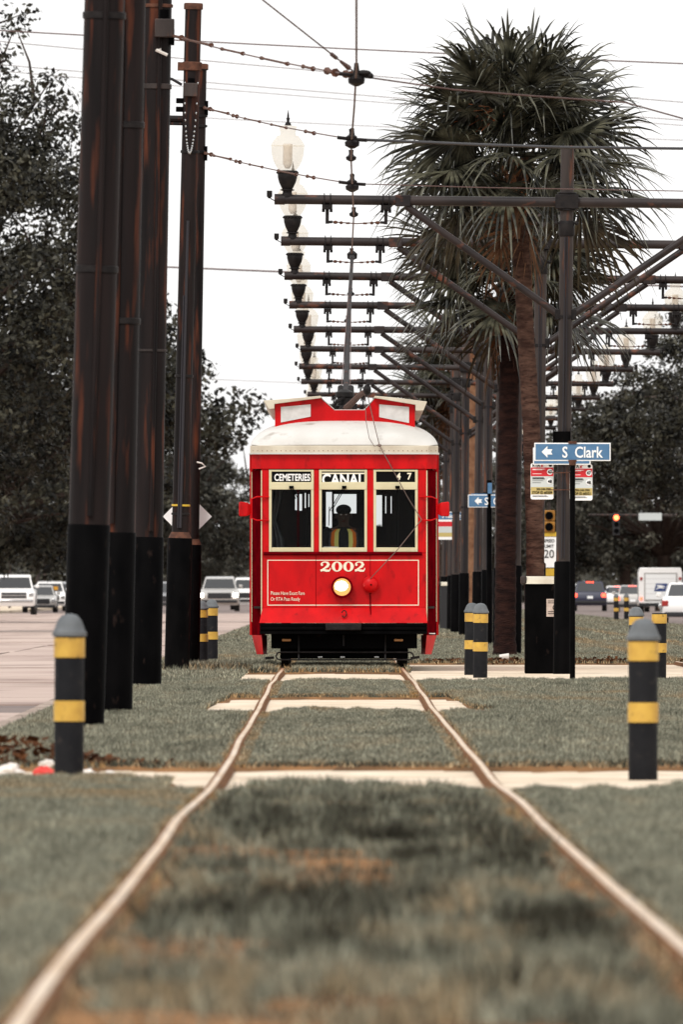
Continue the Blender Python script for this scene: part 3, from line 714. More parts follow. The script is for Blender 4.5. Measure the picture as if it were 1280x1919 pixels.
# --- body sides, back end, floor, inside
for s in (-1, 1):
    MB().box(s * WB - .03, s * WB + .03, .83, LEN - .8, v(1190), v(1036)).build('side_panel', M['red'], car)
    MB().box(s * WB - .032, s * WB + .032, .83, LEN - .8, v(880), v(851)).build('side_letter_board', M['red'], car)
    for k in range(15):
        y = .86 + k * (LEN - 1.72) / 14
        MB().box(s * WB - .028, s * WB + .028, y - .05, y + .05, v(1036), v(880)).build('side_post', M['cream'] if k % 2 else M['red'], car)
    for k in range(14):
        y = .86 + k * (LEN - 1.72) / 14; wdt = (LEN - 1.72) / 14
        MB().box(s * WB - .004, s * WB + .004, y + .05, y + wdt - .05, v(1036), v(880)).build('side_pane', M['glass'], car, smooth=False)
MB().box(-WF, WF, LEN - .06, LEN, v(1139), v(1036)).build('rear_dash', M['red'], car)
MB().box(-WB, WB, LEN - .8, LEN, v(880), v(851)).build('rear_letter_board', M['red'], car)
for x in (-WF + .05, -.36, .36, WF - .05): MB().box(x - .05, x + .05, LEN - .08, LEN, v(1036), v(880)).build('rear_post', M['red'], car)
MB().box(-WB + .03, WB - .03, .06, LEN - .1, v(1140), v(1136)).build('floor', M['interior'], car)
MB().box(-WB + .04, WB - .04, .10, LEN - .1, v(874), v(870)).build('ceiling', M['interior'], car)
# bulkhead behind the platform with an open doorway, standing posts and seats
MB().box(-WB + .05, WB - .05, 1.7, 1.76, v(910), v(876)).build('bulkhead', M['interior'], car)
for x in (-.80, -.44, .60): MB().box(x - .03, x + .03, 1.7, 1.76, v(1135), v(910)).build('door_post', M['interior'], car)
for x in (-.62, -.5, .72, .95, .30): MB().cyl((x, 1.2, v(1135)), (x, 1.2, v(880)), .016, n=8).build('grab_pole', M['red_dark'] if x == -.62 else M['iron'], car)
bk = MB(); yb2 = 12.2; xe = -WB + .05  # added rear partition; its slots limit the bright sky showing through
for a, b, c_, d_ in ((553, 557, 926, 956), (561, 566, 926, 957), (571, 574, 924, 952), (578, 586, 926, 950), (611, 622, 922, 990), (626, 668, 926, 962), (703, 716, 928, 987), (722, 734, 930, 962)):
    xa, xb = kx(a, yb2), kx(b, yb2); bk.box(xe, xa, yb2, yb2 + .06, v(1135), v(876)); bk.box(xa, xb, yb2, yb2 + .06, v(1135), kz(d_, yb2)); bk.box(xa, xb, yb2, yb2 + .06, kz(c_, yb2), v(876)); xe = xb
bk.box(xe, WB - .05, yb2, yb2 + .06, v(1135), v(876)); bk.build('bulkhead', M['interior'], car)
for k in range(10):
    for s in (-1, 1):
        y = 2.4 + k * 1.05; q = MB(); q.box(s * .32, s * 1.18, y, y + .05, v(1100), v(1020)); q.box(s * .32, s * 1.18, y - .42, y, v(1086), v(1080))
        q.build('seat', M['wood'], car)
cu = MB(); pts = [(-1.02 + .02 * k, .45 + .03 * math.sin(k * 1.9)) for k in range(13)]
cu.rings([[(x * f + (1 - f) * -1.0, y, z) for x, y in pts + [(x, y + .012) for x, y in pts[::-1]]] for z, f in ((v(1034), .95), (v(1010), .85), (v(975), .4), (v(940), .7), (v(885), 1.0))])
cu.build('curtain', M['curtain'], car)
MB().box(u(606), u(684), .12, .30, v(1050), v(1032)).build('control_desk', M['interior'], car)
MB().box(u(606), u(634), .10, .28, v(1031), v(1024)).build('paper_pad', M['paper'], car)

# --- trucks and gear under the floor
un = MB(); un.box(-.98, .98, .10, LEN - .3, v(1215), v(1188)); un.build('underframe', M['black'], car)
for yq in (2.4, 3.9, 10.2, 11.7):
    for s in (-1, 1):
        wh = MB(); wh.cyl((s * (GAUGE / 2 - .05), yq, .33), (s * (GAUGE / 2 + .06), yq, .33), .33, n=24); wh.build('wheel', M['iron'], car)
tk = MB(); tk.box(-.9, .9, 1.9, 4.4, .25, v(1210)); tk.box(-.9, .9, 9.7, 12.2, .25, v(1210)); tk.build('truck_frame', M['black'], car)
MB().box(-.86, .86, .35, .60, .12, v(1212)).build('lifeguard_board', M['black'], car)
fd = MB(); zlo, zhi = v(1236), v(1222)
loop = [(u(524), -.02, zlo), (u(768), -.02, zlo)] + [(u(768) + .05 * math.sin(a), -.02, (zlo + zhi) / 2 - .05 * math.cos(a)) for a in (.7, 1.57, 2.4)] + [(u(768), -.02, zhi), (u(524), -.02, zhi)] + [(u(524) - .05 * math.sin(a), -.02, (zlo + zhi) / 2 + .05 * math.cos(a)) for a in (.7, 1.57, 2.4)] + [(u(524), -.02, zlo)]
fd.tube(loop, .011, 6)
for px in (560, 722): fd.tube([(u(px), -.02, zlo), (u(px), .1, v(1190))], .013, 6)
fd.build('fender_tube', M['iron'], car)
for px in (537, 747): MB().box(u(px) - .06, u(px) + .06, -.03, .02, v(1201.5), v(1197)).build('amber_reflector', M['amber'], car, bevel=.008)
MB().tube([(u(644), -.02, v(1190)), (u(644), -.04, v(1210))], .012, 6).build('brake_hose', M['iron'], car)
for px in (600, 642, 706): MB().box(u(px) - .03, u(px) + .03, .33, .35, v(1232), v(1230)).build('bolt_plate', M['chrome'], car)
MB().tube([(u(770), .02, v(1233)), (u(786), .05, v(1231))], .018, 6).tube([(u(497), .02, v(1233)), (u(513), .05, v(1232))], .018, 6).build('lifeguard_bracket', M['iron'], car)

# --- the driver (seated behind the middle window)
drv = thing('person', 'driver in dark cap and orange and yellow safety vest behind middle window', 'person',
            (X(645, YF) + u(644), YF + .62, float(prof(YF)) + v(1136) + .01))
me = bpy.data.meshes.new('body')
J = {'pel': (0, .10, .48, .155), 'bel': (0, .08, .66, .15), 'che': (0, .06, .90, .165), 'nec': (0, .04, 1.06, .062), 'hd0': (0, .02, 1.14, .078), 'hd1': (0, .015, 1.22, .092), 'hd2': (0, .02, 1.30, .075)}
E = [('pel', 'bel'), ('bel', 'che'), ('che', 'nec'), ('nec', 'hd0'), ('hd0', 'hd1'), ('hd1', 'hd2')]
for s, t in ((-1, 'l'), (1, 'r')):
    J.update({'sh' + t: (s * .20, .06, .98, .072), 'el' + t: (s * .29, -.05, .72, .052), 'wr' + t: (s * .20, -.27, .66, .036), 'ha' + t: (s * .18, -.34, .66, .040),
              'hi' + t: (s * .11, .02, .46, .10), 'kn' + t: (s * .16, -.36, .48, .075), 'an' + t: (s * .16, -.38, .08, .045), 'to' + t: (s * .17, -.50, .04, .04)})
    E += [('che', 'sh' + t), ('sh' + t, 'el' + t), ('el' + t, 'wr' + t), ('wr' + t, 'ha' + t), ('pel', 'hi' + t), ('hi' + t, 'kn' + t), ('kn' + t, 'an' + t), ('an' + t, 'to' + t)]
    for q in range(5):
        a = -.04 + .02 * q; nm = 'f%d%s' % (q, t); ln_ = (.06, .085, .09, .085, .065)[q]
        J[nm + 'a'] = (s * .18 + a * s, -.38, .675, .010); J[nm + 'b'] = (s * .18 + a * 1.1 * s, -.38 - ln_ * .6, .665, .009); J[nm + 'c'] = (s * .18 + a * 1.1 * s, -.38 - ln_ * .7, .635, .008)
        E += [('ha' + t, nm + 'a'), (nm + 'a', nm + 'b'), (nm + 'b', nm + 'c')]
ks = list(J); me.from_pydata([J[k][:3] for k in ks], [(ks.index(a), ks.index(b)) for a, b in E], [])
me.materials.append(M['skin']); body = link('body', me, drv)
body.modifiers.new('skin', 'SKIN'); sub = body.modifiers.new('sub', 'SUBSURF'); sub.levels = 1; sub.render_levels = 2
for i, k in enumerate(ks):
    r_ = J[k][3]; me.skin_vertices[0].data[i].radius = (r_, r_)
me.skin_vertices[0].data[ks.index('pel')].use_root = True
hd = MB(); hd.ball((0, .02, 1.285), .105, .118, .075, 14, 8); hd.box(-.075, .075, -.15, -.06, 1.262, 1.272); hd.build('cap', M['cloth_dark'], drv)
fc = MB(); fc.ball((0, -.085, 1.185), .016, .028, .026, 8, 6); fc.ball((-.1, .02, 1.2), .014, .022, .034, 8, 6); fc.ball((.1, .02, 1.2), .014, .022, .034, 8, 6); fc.build('nose_and_ears', M['skin'], body)
for s in (-1, 1): MB().ball((s * .034, -.078, 1.222), .012, .01, .008, 8, 6).build('eye', M['paper'], body)
MB().ball((0, -.078, 1.135), .026, .01, .007, 8, 6).build('mouth', M['red_dark'], body)
sh = MB(); sh.rings([[(rx * math.cos(a), .065 + ry * math.sin(a), z) for a in np.linspace(0, 2 * math.pi, 18, endpoint=False)] for z, rx, ry in ((.50, .185, .165), (.66, .185, .17), (.85, .225, .18), (.98, .215, .15), (1.05, .10, .10), (1.075, .075, .08))])
sho = sh.build('shirt', M['cloth_dark'], drv)
slv = MB()
for s in (-1, 1): slv.tube([(s * .17, .06, 1.0), (s * .225, .045, .95), (s * .275, -.02, .80), (s * .295, -.055, .715)], [.085, .086, .078, .07], 10)
slv.build('sleeves', M['cloth_dark'], drv)
for s in (-1, 1):
    for q, mm in enumerate(('vest_yellow', 'vest_orange', 'cloth_grey', 'vest_orange', 'vest_yellow')):
        a0 = -math.pi / 2 + s * (.30 + q * .24); a1 = a0 + s * .24
        st = MB(); st.rings([[(rx * math.cos(a), .065 + ry * math.sin(a), z) for a, rx, ry in ((a0, 1.02 * e, 1.02 * f), (a1, 1.02 * e, 1.02 * f), (a1, 1.07 * e, 1.07 * f), (a0, 1.07 * e, 1.07 * f))] for z, e, f in ((.55, .19, .17), (.70, .205, .175), (.85, .23, .185), (.98, .218, .155), (1.03, .15, .12))])
        st.build('vest', M[mm], drv)
sb = MB(); sb.box(-.22, .22, -.05, .34, .30, .36); sb.box(-.2, .2, .30, .36, .36, .95); sb.box(-.05, .05, .08, .18, 0, .30)
sbo = tag(sb.build('driver_seat', M['interior'], None, bevel=.02), 'dark driver seat under the driver of the streetcar', 'seat'); sbo.location = drv.location

# ================================================================== lamp poles down the middle
ORD = ['nearest', 'second', 'third', 'fourth', 'fifth', 'sixth', 'seventh', 'eighth', 'ninth', 'tenth', 'eleventh', 'twelfth', 'thirteenth', 'fourteenth', 'fifteenth', 'sixteenth']
Y1, SP = 214.0, 26.75
ARM = 6.10                       # arm height above the base
def lamp_pole():
    t = thing('lamp_pole', '', 'lamp pole', (0, 0, 0), group='twin-arm lamp poles along the streetcar tracks')
    MB().cyl((0, 0, 0), (0, 0, 6.80), .093, .086, 18).build('pole', M['pole_grey'], t)
    p = MB(); p.cyl((0, 0, 6.80), (0, 0, 6.83), .096, n=18); p.build('cap', M['pole_grey'], t)
    MB().lathe([(.114, -.02), (.114, 1.44), (.100, 1.46)], 18).build('sleeve', M['black'], t)
    c = MB(); c.lathe([(.125, ARM - .11), (.125, ARM - .085), (.112, ARM - .08), (.112, ARM + .10), (.125, ARM + .105), (.125, ARM + .13)], 16)
    c.box(-.15, .15, -.13, .13, ARM - .085, ARM + .10); c.build('arm_collar', M['iron'], t, bevel=.008)
    k = MB(); k.lathe([(.098, ARM - .44), (.104, ARM - .42), (.104, ARM - .26), (.098, ARM - .24)], 16)
    for s in (-1, 1): k.ball((s * .13, -.02, ARM - .27), .028, .028, .028, 8, 6); k.tube([(s * .09, -.02, ARM - .27), (s * .14, -.02, ARM - .27), (s * .15, -.02, ARM - .16)], .012, 5)
    k.build('band', M['iron'], t)
    for dx in (-.018, .014): MB().tube([(dx, -.100, 1.5), (dx, -.100, ARM - .45)], .009, 5).build('conduit', M['cable'], t)
    for z in (2.95, 4.62): MB().lathe([(.094, z - .02), (.102, z - .018), (.102, z + .018), (.094, z + .02)], 16).build('band', M['iron'], t)
    for s in (-1, 1):
        a = MB(); a.cyl((s * .12, 0, ARM), (s * 3.78, 0, ARM), .064, .062, 16)
        a.cyl((s * 3.65, 0, ARM), (s * 3.785, 0, ARM), .070, n=16); ao = a.build('arm', M['arm'], t)
        pc = MB(); pc.tube([(s * 3.78, 0, ARM - .02), (s * 3.84, 0, ARM + .01)], .008, 5); pc.box(s * 3.85 - .035, s * 3.85 + .035, -.035, .035, ARM + .03, ARM + .11); pc.cyl((s * 3.85, 0, ARM + .01), (s * 3.85, 0, ARM + .04), .02, .03, 8)
        pc.build('photocell', M['iron'], ao, bevel=.006)
        MB().cyl((s * 2.08, 0, ARM - .07), (s * .11, 0, 4.66), .047, n=12).build('brace', M['arm'], t)
        MB().box(s * 2.12 - .10, s * 2.12 + .10, -.068, .068, ARM - .075, ARM + .072).build('brace_bracket', M['arm'], t, bevel=.01); MB().box(s * .10 - .04, s * .10 + .04, -.05, .05, 4.58, 4.72).build('brace_bracket', M['iron'], t, bevel=.01)
        for hx in (3.10, 2.34):
            h_ = MB(); x = s * hx
            for dx in (-.04, .04): h_.tube([(x + dx, -.07, ARM - .1), (x + dx, -.07, ARM + .05), (x + dx, 0, ARM + .082), (x + dx, .07, ARM + .05), (x + dx, .07, ARM - .1)], .007, 4)
            h_.box(x - .066, x + .066, -.08, .08, ARM - .125, ARM - .064); h_.cyl((x - .05, 0, ARM - .16), (x - .05, 0, ARM - .12), .02, n=6); h_.cyl((x + .05, 0, ARM - .16), (x + .05, 0, ARM - .12), .02, n=6)
            h_.box(x - .022, x + .022, -.02, .02, ARM - .31, ARM - .12)
            e = s * (1 if hx == 2.34 else -1); h_.cyl((x, 0, ARM - .29), (x + e * .07, 0, ARM - .285), .018, n=8)
            h_.build('hanger', M['iron'], t)
        w_ = MB(); xa, xb = s * 2.41, s * 3.03
        w_.tube([(xa, 0, ARM - .285), ((xa + xb) / 2, 0, ARM - .305), (xb, 0, ARM - .285)], .0075, 5)
        for f in (.06, .94): w_.ball((xa + (xb - xa) * f, 0, ARM - .29), .032, .022, .022, 8, 6)
        for f in (.18, .82): w_.ball((xa + (xb - xa) * f, 0, ARM - .295), .024, .012, .020, 8, 6)
        for f in (.32, .68): w_.cyl((xa + (xb - xa) * (f - .04), 0, ARM - .30), (xa + (xb - xa) * (f + .04), 0, ARM - .30), .013, n=6)
        w_.build('cross_wire', M['rust'], t)
        # acorn lamp standing on the arm
        lx = s * 3.62; la = MB(); z0 = ARM + .058
        la.lathe([(.064, -.03), (.064, .02), (.058, .035), (.062, .05), (.092, .058), (.092, .068), (.066, .075), (.080, .10), (.108, .16), (.124, .22), (.128, .27), (.122, .285), (.136, .29), (.136, .305), (.118, .315)], 18, (lx, 0, z0))
        for q_ in range(18):
            a_ = 2 * math.pi * q_ / 18; la.ball((lx + .133 * math.cos(a_), .133 * math.sin(a_), z0 + .285), .014, .014, .014, 6, 4)
        lo = la.build('lamp', M['iron'], t)
        gl = MB(); gl.lathe([(.105, .31), (.150, .37), (.185, .44), (.205, .52), (.213, .60), (.214, .635)], 24, (lx, 0, z0)); gl.build('globe', M['lamp_glass'], lo)
        MB().lathe([(.218, .632), (.218, .642), (.212, .65), (.19, .69), (.16, .73), (.14, .752), (.142, .758), (.10, .77), (.098, .80), (.108, .86), (.112, .885), (.09, .892), (.05, .90)], 24, (lx, 0, z0)).build('globe_top', M['lamp_glass'], lo)
        MB().lathe([(.06, .66), (.06, .40), (.03, .34)], 12, (lx, 0, z0)).build('bulb_holder', M['paper'], lo)
        MB().lathe([(.045, .895), (.04, .91), (.034, .925), (.034, .935), (.016, .94), (.018, .97), (.026, .985), (.014, 1.0), (.012, 1.03), (.001, 1.10)], 10, (lx, 0, z0)).build('finial', M['iron'], lo)
    return t
lp0 = lamp_pole(); g = random.Random(3)
for k in range(15):
    o = lp0 if k == 0 else copy_tree(lp0)
    Yk = Y1 + SP * k; o.location = (2.906 + (0 if k == 0 else g.uniform(-.05, .05)), Yk, float(prof(Yk)) - (.05 if k == 0 else .02))
    o.rotation_euler = (R(g.uniform(-.3, .3)) if k else 0, R(.62 if k == 0 else g.uniform(.25, .7)), R(g.uniform(-1.5, 1.5)))
    o['label'] = ('nearest grey twin-arm lamp pole, bare top, beside the black litter bin' if k == 0 else
                  '%s twin-arm lamp pole counting back from the litter bin' % ORD[k])

# ------------------------------------------------------------------ black and rusty feeder poles on the left
LP = {}
def feeder(key, label, Y, px, lean, r, hgt, rs, zs, cone=False):
    z0 = float(prof(Y)) - .03; x = X(px, Y)
    t = thing('feeder_pole', label, 'pole', (x, Y, z0), (0, R(lean), 0), group='rusty feeder poles left of the track')
    MB().cyl((0, 0, 0), (0, 0, hgt), r, r * .97, 22).build('pole', M['pole'], t)
    MB().lathe([(r * 1.1, hgt), (r * 1.13, hgt + .01), (r * 1.13, hgt + .07), (r * 1.05, hgt + .085)], 20).build('cap', M['rust'], t)
    MB().lathe([(rs, -.02), (rs, zs - z0), (rs * .97, zs - z0 + .01)], 22).build('sleeve', M['black'], t)
    if cone: MB().lathe([(rs * .98, zs - z0), (r * 1.05, zs - z0 + .09)], 20).build('sleeve_collar', M['rust'], t)
    LP[key] = (t, x, Y, z0, r, lean); return t
fA = feeder('A', 'widest dark feeder pole, closest to the near left bollard', 131, 155, 1.72, .163, 9.4, .168, 1.607)
fB = feeder('B', 'rust streaked feeder pole partly hidden behind the widest left pole', 147, 213, 1.15, .160, 9.2, .165, 1.60)
fC = feeder('C', 'feeder pole with a metal box near its top, third from the left', 179, 273, .98, .160, 9.2, .168, 1.66)
fD = feeder('D', 'slim feeder pole with capped top, chain loop and rust collar', 221, 331, 1.45, .113, 8.82, .165, 1.78, True)
fE = feeder('E', 'thinnest left pole, carrying the white diamond plate behind it', 232, 356, .95, .098, 8.36, .135, 1.72, True)
def band(t, z, r, m='iron', h=.03): MB().lathe([(r, z - h), (r + .012, z - h * .8), (r + .012, z + h * .8), (r, z + h)], 20).build('band', M[m], t)
def lz(key, py): t, x, Y, z0, r, l = LP[key]; return Z(py, Y) - z0
band(fA, lz('A', 505), .16); band(fB, lz('B', 602), .158); band(fC, lz('C', 163), .158, 'pole_grey'); band(fC, lz('C', 12), .158, 'rust', .02); band(fC, lz('C', 657), .158, 'pole_grey', .015)
band(fA, lz('A', 30), .16); band(fB, lz('B', 235), .158)
for key, dx, n in (('A', .01, 1), ('C', .03, 1), ('B', -.05, 1)):
    t, x, Y, z0, r, l = LP[key]; MB().tube([(dx, -r - .012, 1.7), (dx + .01, -r - .014, 4), (dx, -r - .012, 8.6)], .022, 8).build('conduit', M['pole'], t)
t = fC; b = MB(); za = lz('C', 72); b.box(-.02, .19, -.30, -.15, za, za + .20); b.build('junction_box', M['pole_grey'], t, bevel=.01)
MB().cyl((.08, -.24, za + .2), (.08, -.24, za + .30), .055, n=12).build('vent', M['black'], t)
MB().box(.12, .19, -.08, .08, lz('C', 85), lz('C', 55)).build('clamp', M['black'], t)
MB().tube([(.04, -.18, lz('C', 94)), (.0, -.22, lz('C', 96)), (.12, -.22, lz('C', 105))], .018, 6).build('white_insulator', M['paper'], t)
t = fD
q = MB(); z = lz('D', 125); q.lathe([(.115, z - .06), (.135, z - .05), (.135, z + .05), (.115, z + .06)], 18); q.box(-.19, -.1, -.08, .08, z - .06, z + .05); q.box(.1, .22, -.05, .05, z - .03, z + .03); q.build('clamp', M['rust'], t)
q = MB(); q.box(-.10, .08, -.22, -.10, lz('D', 182), lz('D', 157)); q.build('junction_box', M['pole_grey'], t, bevel=.008); MB().cyl((0, -.16, lz('D', 157)), (0, -.16, lz('D', 148)), .05, n=12).build('vent', M['black'], t)
for py in (190, 206): MB().box(-.20, -.10, -.04, .04, lz('D', py) - .035, lz('D', py) + .035).build('stub', M['black'], t, bevel=.008)
for py, rr in ((224, .06), (233, .03)):
    za = lz('D', py); MB().tube([(-.46, .05, za - (.0 if rr > .04 else .06)), (-.30, .02, za), (-.10, 0, za)], rr * .75, 8).build('side_pipe', M['pole'], t)
MB().tube([(-.42, .05, lz('D', 147)), (-.26, .0, lz('D', 150)), (-.13, -.02, lz('D', 160))], .02, 6).build('side_pipe', M['cable'], t)
ch = MB(); n = 30
for k in range(n):
    f = k / (n - 1); a = math.pi * f; cx_ = -.085 + .17 * f * 1.0; cz = lz('D', 157) + (lz('D', 288) - lz('D', 157)) * math.sin(a) ** .55
    ch.ball((cx_, -.155, cz), .012, .012, .02, 6, 4)
ch.build('chain', M['chrome'], t)['kind'] = 'stuff'
for py in (285, 705): band(t, lz('D', py), .113, h=.02)
band(t, lz('D', 947), .113, 'sign_yellow', .014); band(t, lz('D', 963), .113, 'iron', .015)
MB().tube([(.0, -.125, 1.9), (.0, -.125, 6.0)], .02, 6).tube([(-.03, -.125, 1.9), (-.03, -.125, 5.0)], .012, 5).build('conduit', M['cable'], t)
t = fE
for py in (130, 200, 218, 237, 285): q = MB(); za = lz('E', py); q.lathe([(.1, za - .02), (.118, za - .015), (.118, za + .015), (.1, za + .02)], 14); q.build('band', M['iron'], t)
for py in (203, 288): MB().box(.06, .125, -.06, .06, lz('E', py) - .10, lz('E', py) + .10).build('clamp', M['black'], t)
MB().tube([(.05, -.11, lz('E', 866)), (.12, -.12, lz('E', 868)), (.17, -.1, lz('E', 874)), (.08, -.11, lz('E', 879))], .012, 5).build('white_tape', M['paper'], t)
# diamond plate on the thinnest pole
dp = MB(); Yd = 232.3; r_ = 46 / (F / Yd); dp.prism([(0, -r_), (r_, 0), (0, r_), (-r_, 0)], -.004, .004)
o = tag(dp.build('diamond_sign', M['white_print'], None, smooth=False), 'blank white diamond sign behind the two slim left poles', 'sign'); o.location = (X(351, Yd), Yd, Z(968, Yd))

# ------------------------------------------------------------------ wires
def pt(px, py, Y): return Vector((X(px, Y), Y, Z(py, Y)))
def sagline(a, b, sag, n=8): return [a.lerp(b, i / n) - Vector((0, 0, sag * 4 * (i / n) * (1 - i / n))) for i in range(n + 1)]
tw = []
for px, py, Y in ((674, -160, 116), (668, 0, 133), (668, 130, 152), (664, 200, 165), (659, 262, 177), (658, 300, 186), (660, 345, 196), (663, 405, 214), (659, 480, 240.75)): tw.append(pt(px, py, Y))
for k in range(2, 15): Yk = Y1 + SP * k; tw.append(Vector((.20 + .02 * (-1) ** k, Yk, 5.86)))
mb = MB(); mb.tube(tw, .010, 6); two = tag(mb.build('trolley_wire', M['wire']), 'overhead trolley wire running along the track above the streetcar', 'wire')
ears = MB()
for p in tw[4:12]:
    ears = MB(); ears.cyl(p + Vector((0, 0, .03)), p + Vector((0, 0, .11)), .02, .03, 8); ears.lathe([(.02, -.02), (.055, .0), (.06, .03), (.03, .05), (.02, .09)], 10, tuple(p)); ears.build('wire_hanger', M['iron'], two)
def span(label, left, node, right, fit, rw=.008, rmat='wire', r2=.008):
    mb = MB(); mb.tube(sagline(left, node, .03), .008, 5)
    o = tag(mb.build('span_wire', M['wire']), label, 'wire')
    mb = MB(); pts = [node] + right; mb.tube(pts, r2, 6); mb.build('right_wire', M[rmat], o)
    for f0, f1, r_ in fit:
        a, b = left.lerp(node, f0), left.lerp(node, f1); sg = Vector((0, 0, .03 * 4 * f0 * (1 - f0)))
        q = MB(); q.tube([a - sg, a.lerp(b, .12) - sg, a.lerp(b, .88) - sg, b - sg], [r_ * 1.5, r_ * .8, r_ * .8, r_ * 1.7], 7); q.build('strain_insulator', M['rust'], o)
    nd = MB(); nd.lathe([(.02, -.10), (.075, -.07), (.08, -.03), (.04, .0), (.03, .04), (.02, .12)], 10, tuple(node)); nd.tube([node + Vector((-.16, 0, .02)), node, node + Vector((.16, 0, -.01))], .02, 6); nd.build('wire_hanger', M['iron'], o)
    return o
s1 = span('span wire with insulators from the metal box pole, topmost crossing', pt(322, 68, 179), pt(668, 143, 155),
     [pt(850, 169, 156), pt(1000, 181, 157), pt(1172, 193, 158), pt(1420, 262, 160)],
     ((.0, .06, .02), (.08, .24, .016), (.30, .42, .014), (.52, .66, .014), (.74, .79, .016), (.86, .90, .026), (.95, .98, .028)))
q = MB(); a, b = pt(440, -40, 150), pt(660, 133, 155); q.tube([pt(300, -130, 146), a, b], .008, 5); q.tube([b.lerp(a, .03), b.lerp(a, .10)], [.026, .014], 7); q.tube([b.lerp(a, .14), b.lerp(a, .18)], .020, 7); q.build('diagonal_wire', M['wire'], s1)
q = MB(); n0 = pt(668, 143, 155); q.ball(tuple(n0 + Vector((.07, 0, .025))), .07, .04, .03, 10, 8); q.ball(tuple(n0 + Vector((.13, 0, -.0))), .03, .03, .03, 10, 8); q.build('crossing_clamp', M['iron'], s1)
span('span wire from the slim left poles that turns into a thick dark cable', pt(383, 203, 232), pt(660, 262, 177),
     [pt(760, 266, 178), pt(900, 272, 180), pt(1060, 277, 182), pt(1450, 281, 186)],
     ((.0, .05, .02), (.07, .20, .014), (.24, .27, .018), (.33, .44, .012), (.52, .62, .012), (.74, .79, .016)), r2=.016, rmat='cable')
span('lowest of the three span wires from the slim left poles', pt(384, 288, 232), pt(660, 345, 196),
     [pt(900, 352, 197), pt(1450, 362, 199)],
     ((.0, .05, .02), (.07, .20, .014), (.24, .27, .018), (.34, .43, .012), (.54, .66, .015), (.73, .77, .016)), r2=.006, rmat='thinwire')
BW = [((0, 50), (1280, 112), 420, 0.018, 'uppermost thin cable crossing the sky behind the palm'), ((0, 72), (1280, 186), 520, 0.013, 'second thin cable from the top, sloping down to the right'),
      ((0, 116), (1280, 220), 560, 0.013, 'thin cable passing just below the crossing clamp'), ((0, 128), (1280, 230), 575, 0.012, 'thin cable close under another one, left of the palm'),
      ((0, 196), (1280, 258), 600, 0.012, 'faint thin cable at the height of the lamp globe top'), ((0, 482), (1280, 532), 640, .035, 'thick pale cable crossing below the second lamp'),
      ((0, 690), (1280, 742), 900, .014, 'faint low cable over the distant left trees'), ((0, 742), (1280, 800), 980, .014, 'lowest faint cable, just above the distant left trees')]
for (a, b, Y, r_, lb) in BW:
    p0, p1 = pt(*a, Y), pt(*b, Y); d_ = p1 - p0
    mb = MB(); mb.tube(sagline(p0 - d_ * .5, p1 + d_ * .5, .15, 14), r_, 5); tag(mb.build('utility_cable', M['thinwire']), lb, 'cable', 'utility cables crossing the street')

# ------------------------------------------------------------------ bollards
def bollard(cap=True):
    t = thing('bollard', '', 'bollard', group='black bollards with yellow bands'); r = .088
    MB().lathe([(r, -.03), (r, .84), (r * .97, .845)], 22).build('body', M['bollard'], t)
    if cap: MB().lathe([(.098, .838), (.103, .842), (.103, .862), (.094, .872), (.084, .90), (.070, .935), (.045, .962), (.015, .97)], 22).build('cap', M['bollard_cap'], t)
    for z0, z1 in ((.715, .832), (.345, .465)): MB().lathe([(r, z0), (r + .005, z0 + .002), (r + .005, z1 - .002), (r, z1)], 22).build('band', M['band'], t)
    return t
bA = bollard(True); bB = bollard(False)
BL = [(129, 99.0, 1.03, 1, 'large dark bollard at left beside the widest pole'), (1205, 99.5, 1., 1, 'large dark bollard at the right edge of the first crossing'),
      (900, 204, .95, 1, 'front bollard of the pair right of the streetcar'), (883, 212, .95, 1, 'rear bollard of the pair right of the streetcar'),
      (378, 236, .93, 1, 'front bollard of the pair left of the streetcar, next to the thin pole'), (397, 244, .95, 1, 'rear bollard of the pair left of the streetcar'),
      (1192, 208, .90, 1, 'capped bollard directly behind the large right bollard'), (1235, 200, .95, 0, 'bollard with missing cap behind the large right bollard'),
      (1155, 588, 1., 1, 'left one of two small distant bollards near the queue of cars'), (1174, 592, 1., 1, 'right one of two small distant bollards near the queue of cars')]
ua = ub = False
for px, Y, s_, c_, lb in BL:
    if c_: o = copy_tree(bA) if ua else bA; ua = True
    else: o = bB
    x = X(px, Y); onp = bool(paths(np.array([x]), np.array([float(Y)]))[0])
    o.location = (x, Y, float(prof(Y)) - (.045 if onp else .015)); o.scale = (1, 1, s_); o['label'] = lb
    o.rotation_euler = (R(random.uniform(-.4, .4)), R(random.uniform(-.2, .9)), random.random() * 6)

# ------------------------------------------------------------------ litter bins
def bin_(label, px, Y, hw, top, m, g_):
    z0 = float(prof(Y)) - (.045 if Y < 240 else .02); x = X(px, Y); h_ = top
    t = thing('litter_bin', label, 'bin', (x, Y, z0), group='litter bins at the stops')
    MB().box(-hw, hw, 0, .55, .0, h_ - .10).build('body', m, t, bevel=.015)
    MB().rings([[(sx * (hw + .01), .275 + .30 * math.cos(a), h_ - .10 + .10 * math.sin(a) ** .6 if 0 < a < math.pi else h_ - .10) for a in np.linspace(0, math.pi, 9)] for sx in (-1, 1)]).build('lid', M['gutter'], t)
    for sx in (-1, 1): MB().box(sx * hw - .05, sx * hw + .022, -.035, .585, h_ - .105, h_ + .006).build('lid_end', M['pole_grey'], t, bevel=.02)
    return t
b1 = bin_('black litter bin with cream lid next to the nearest lamp pole', 1027, 215.2, .30, 1.265, M['black'], 1)
MB().box(-.02, .155, -.006, .0, .74, .97).build('sticker', M['sticker'], b1)
st = MB(); 
for z in (.94, .915, .80, .775): st.box(.0, .13, -.009, -.006, z, z + .008)
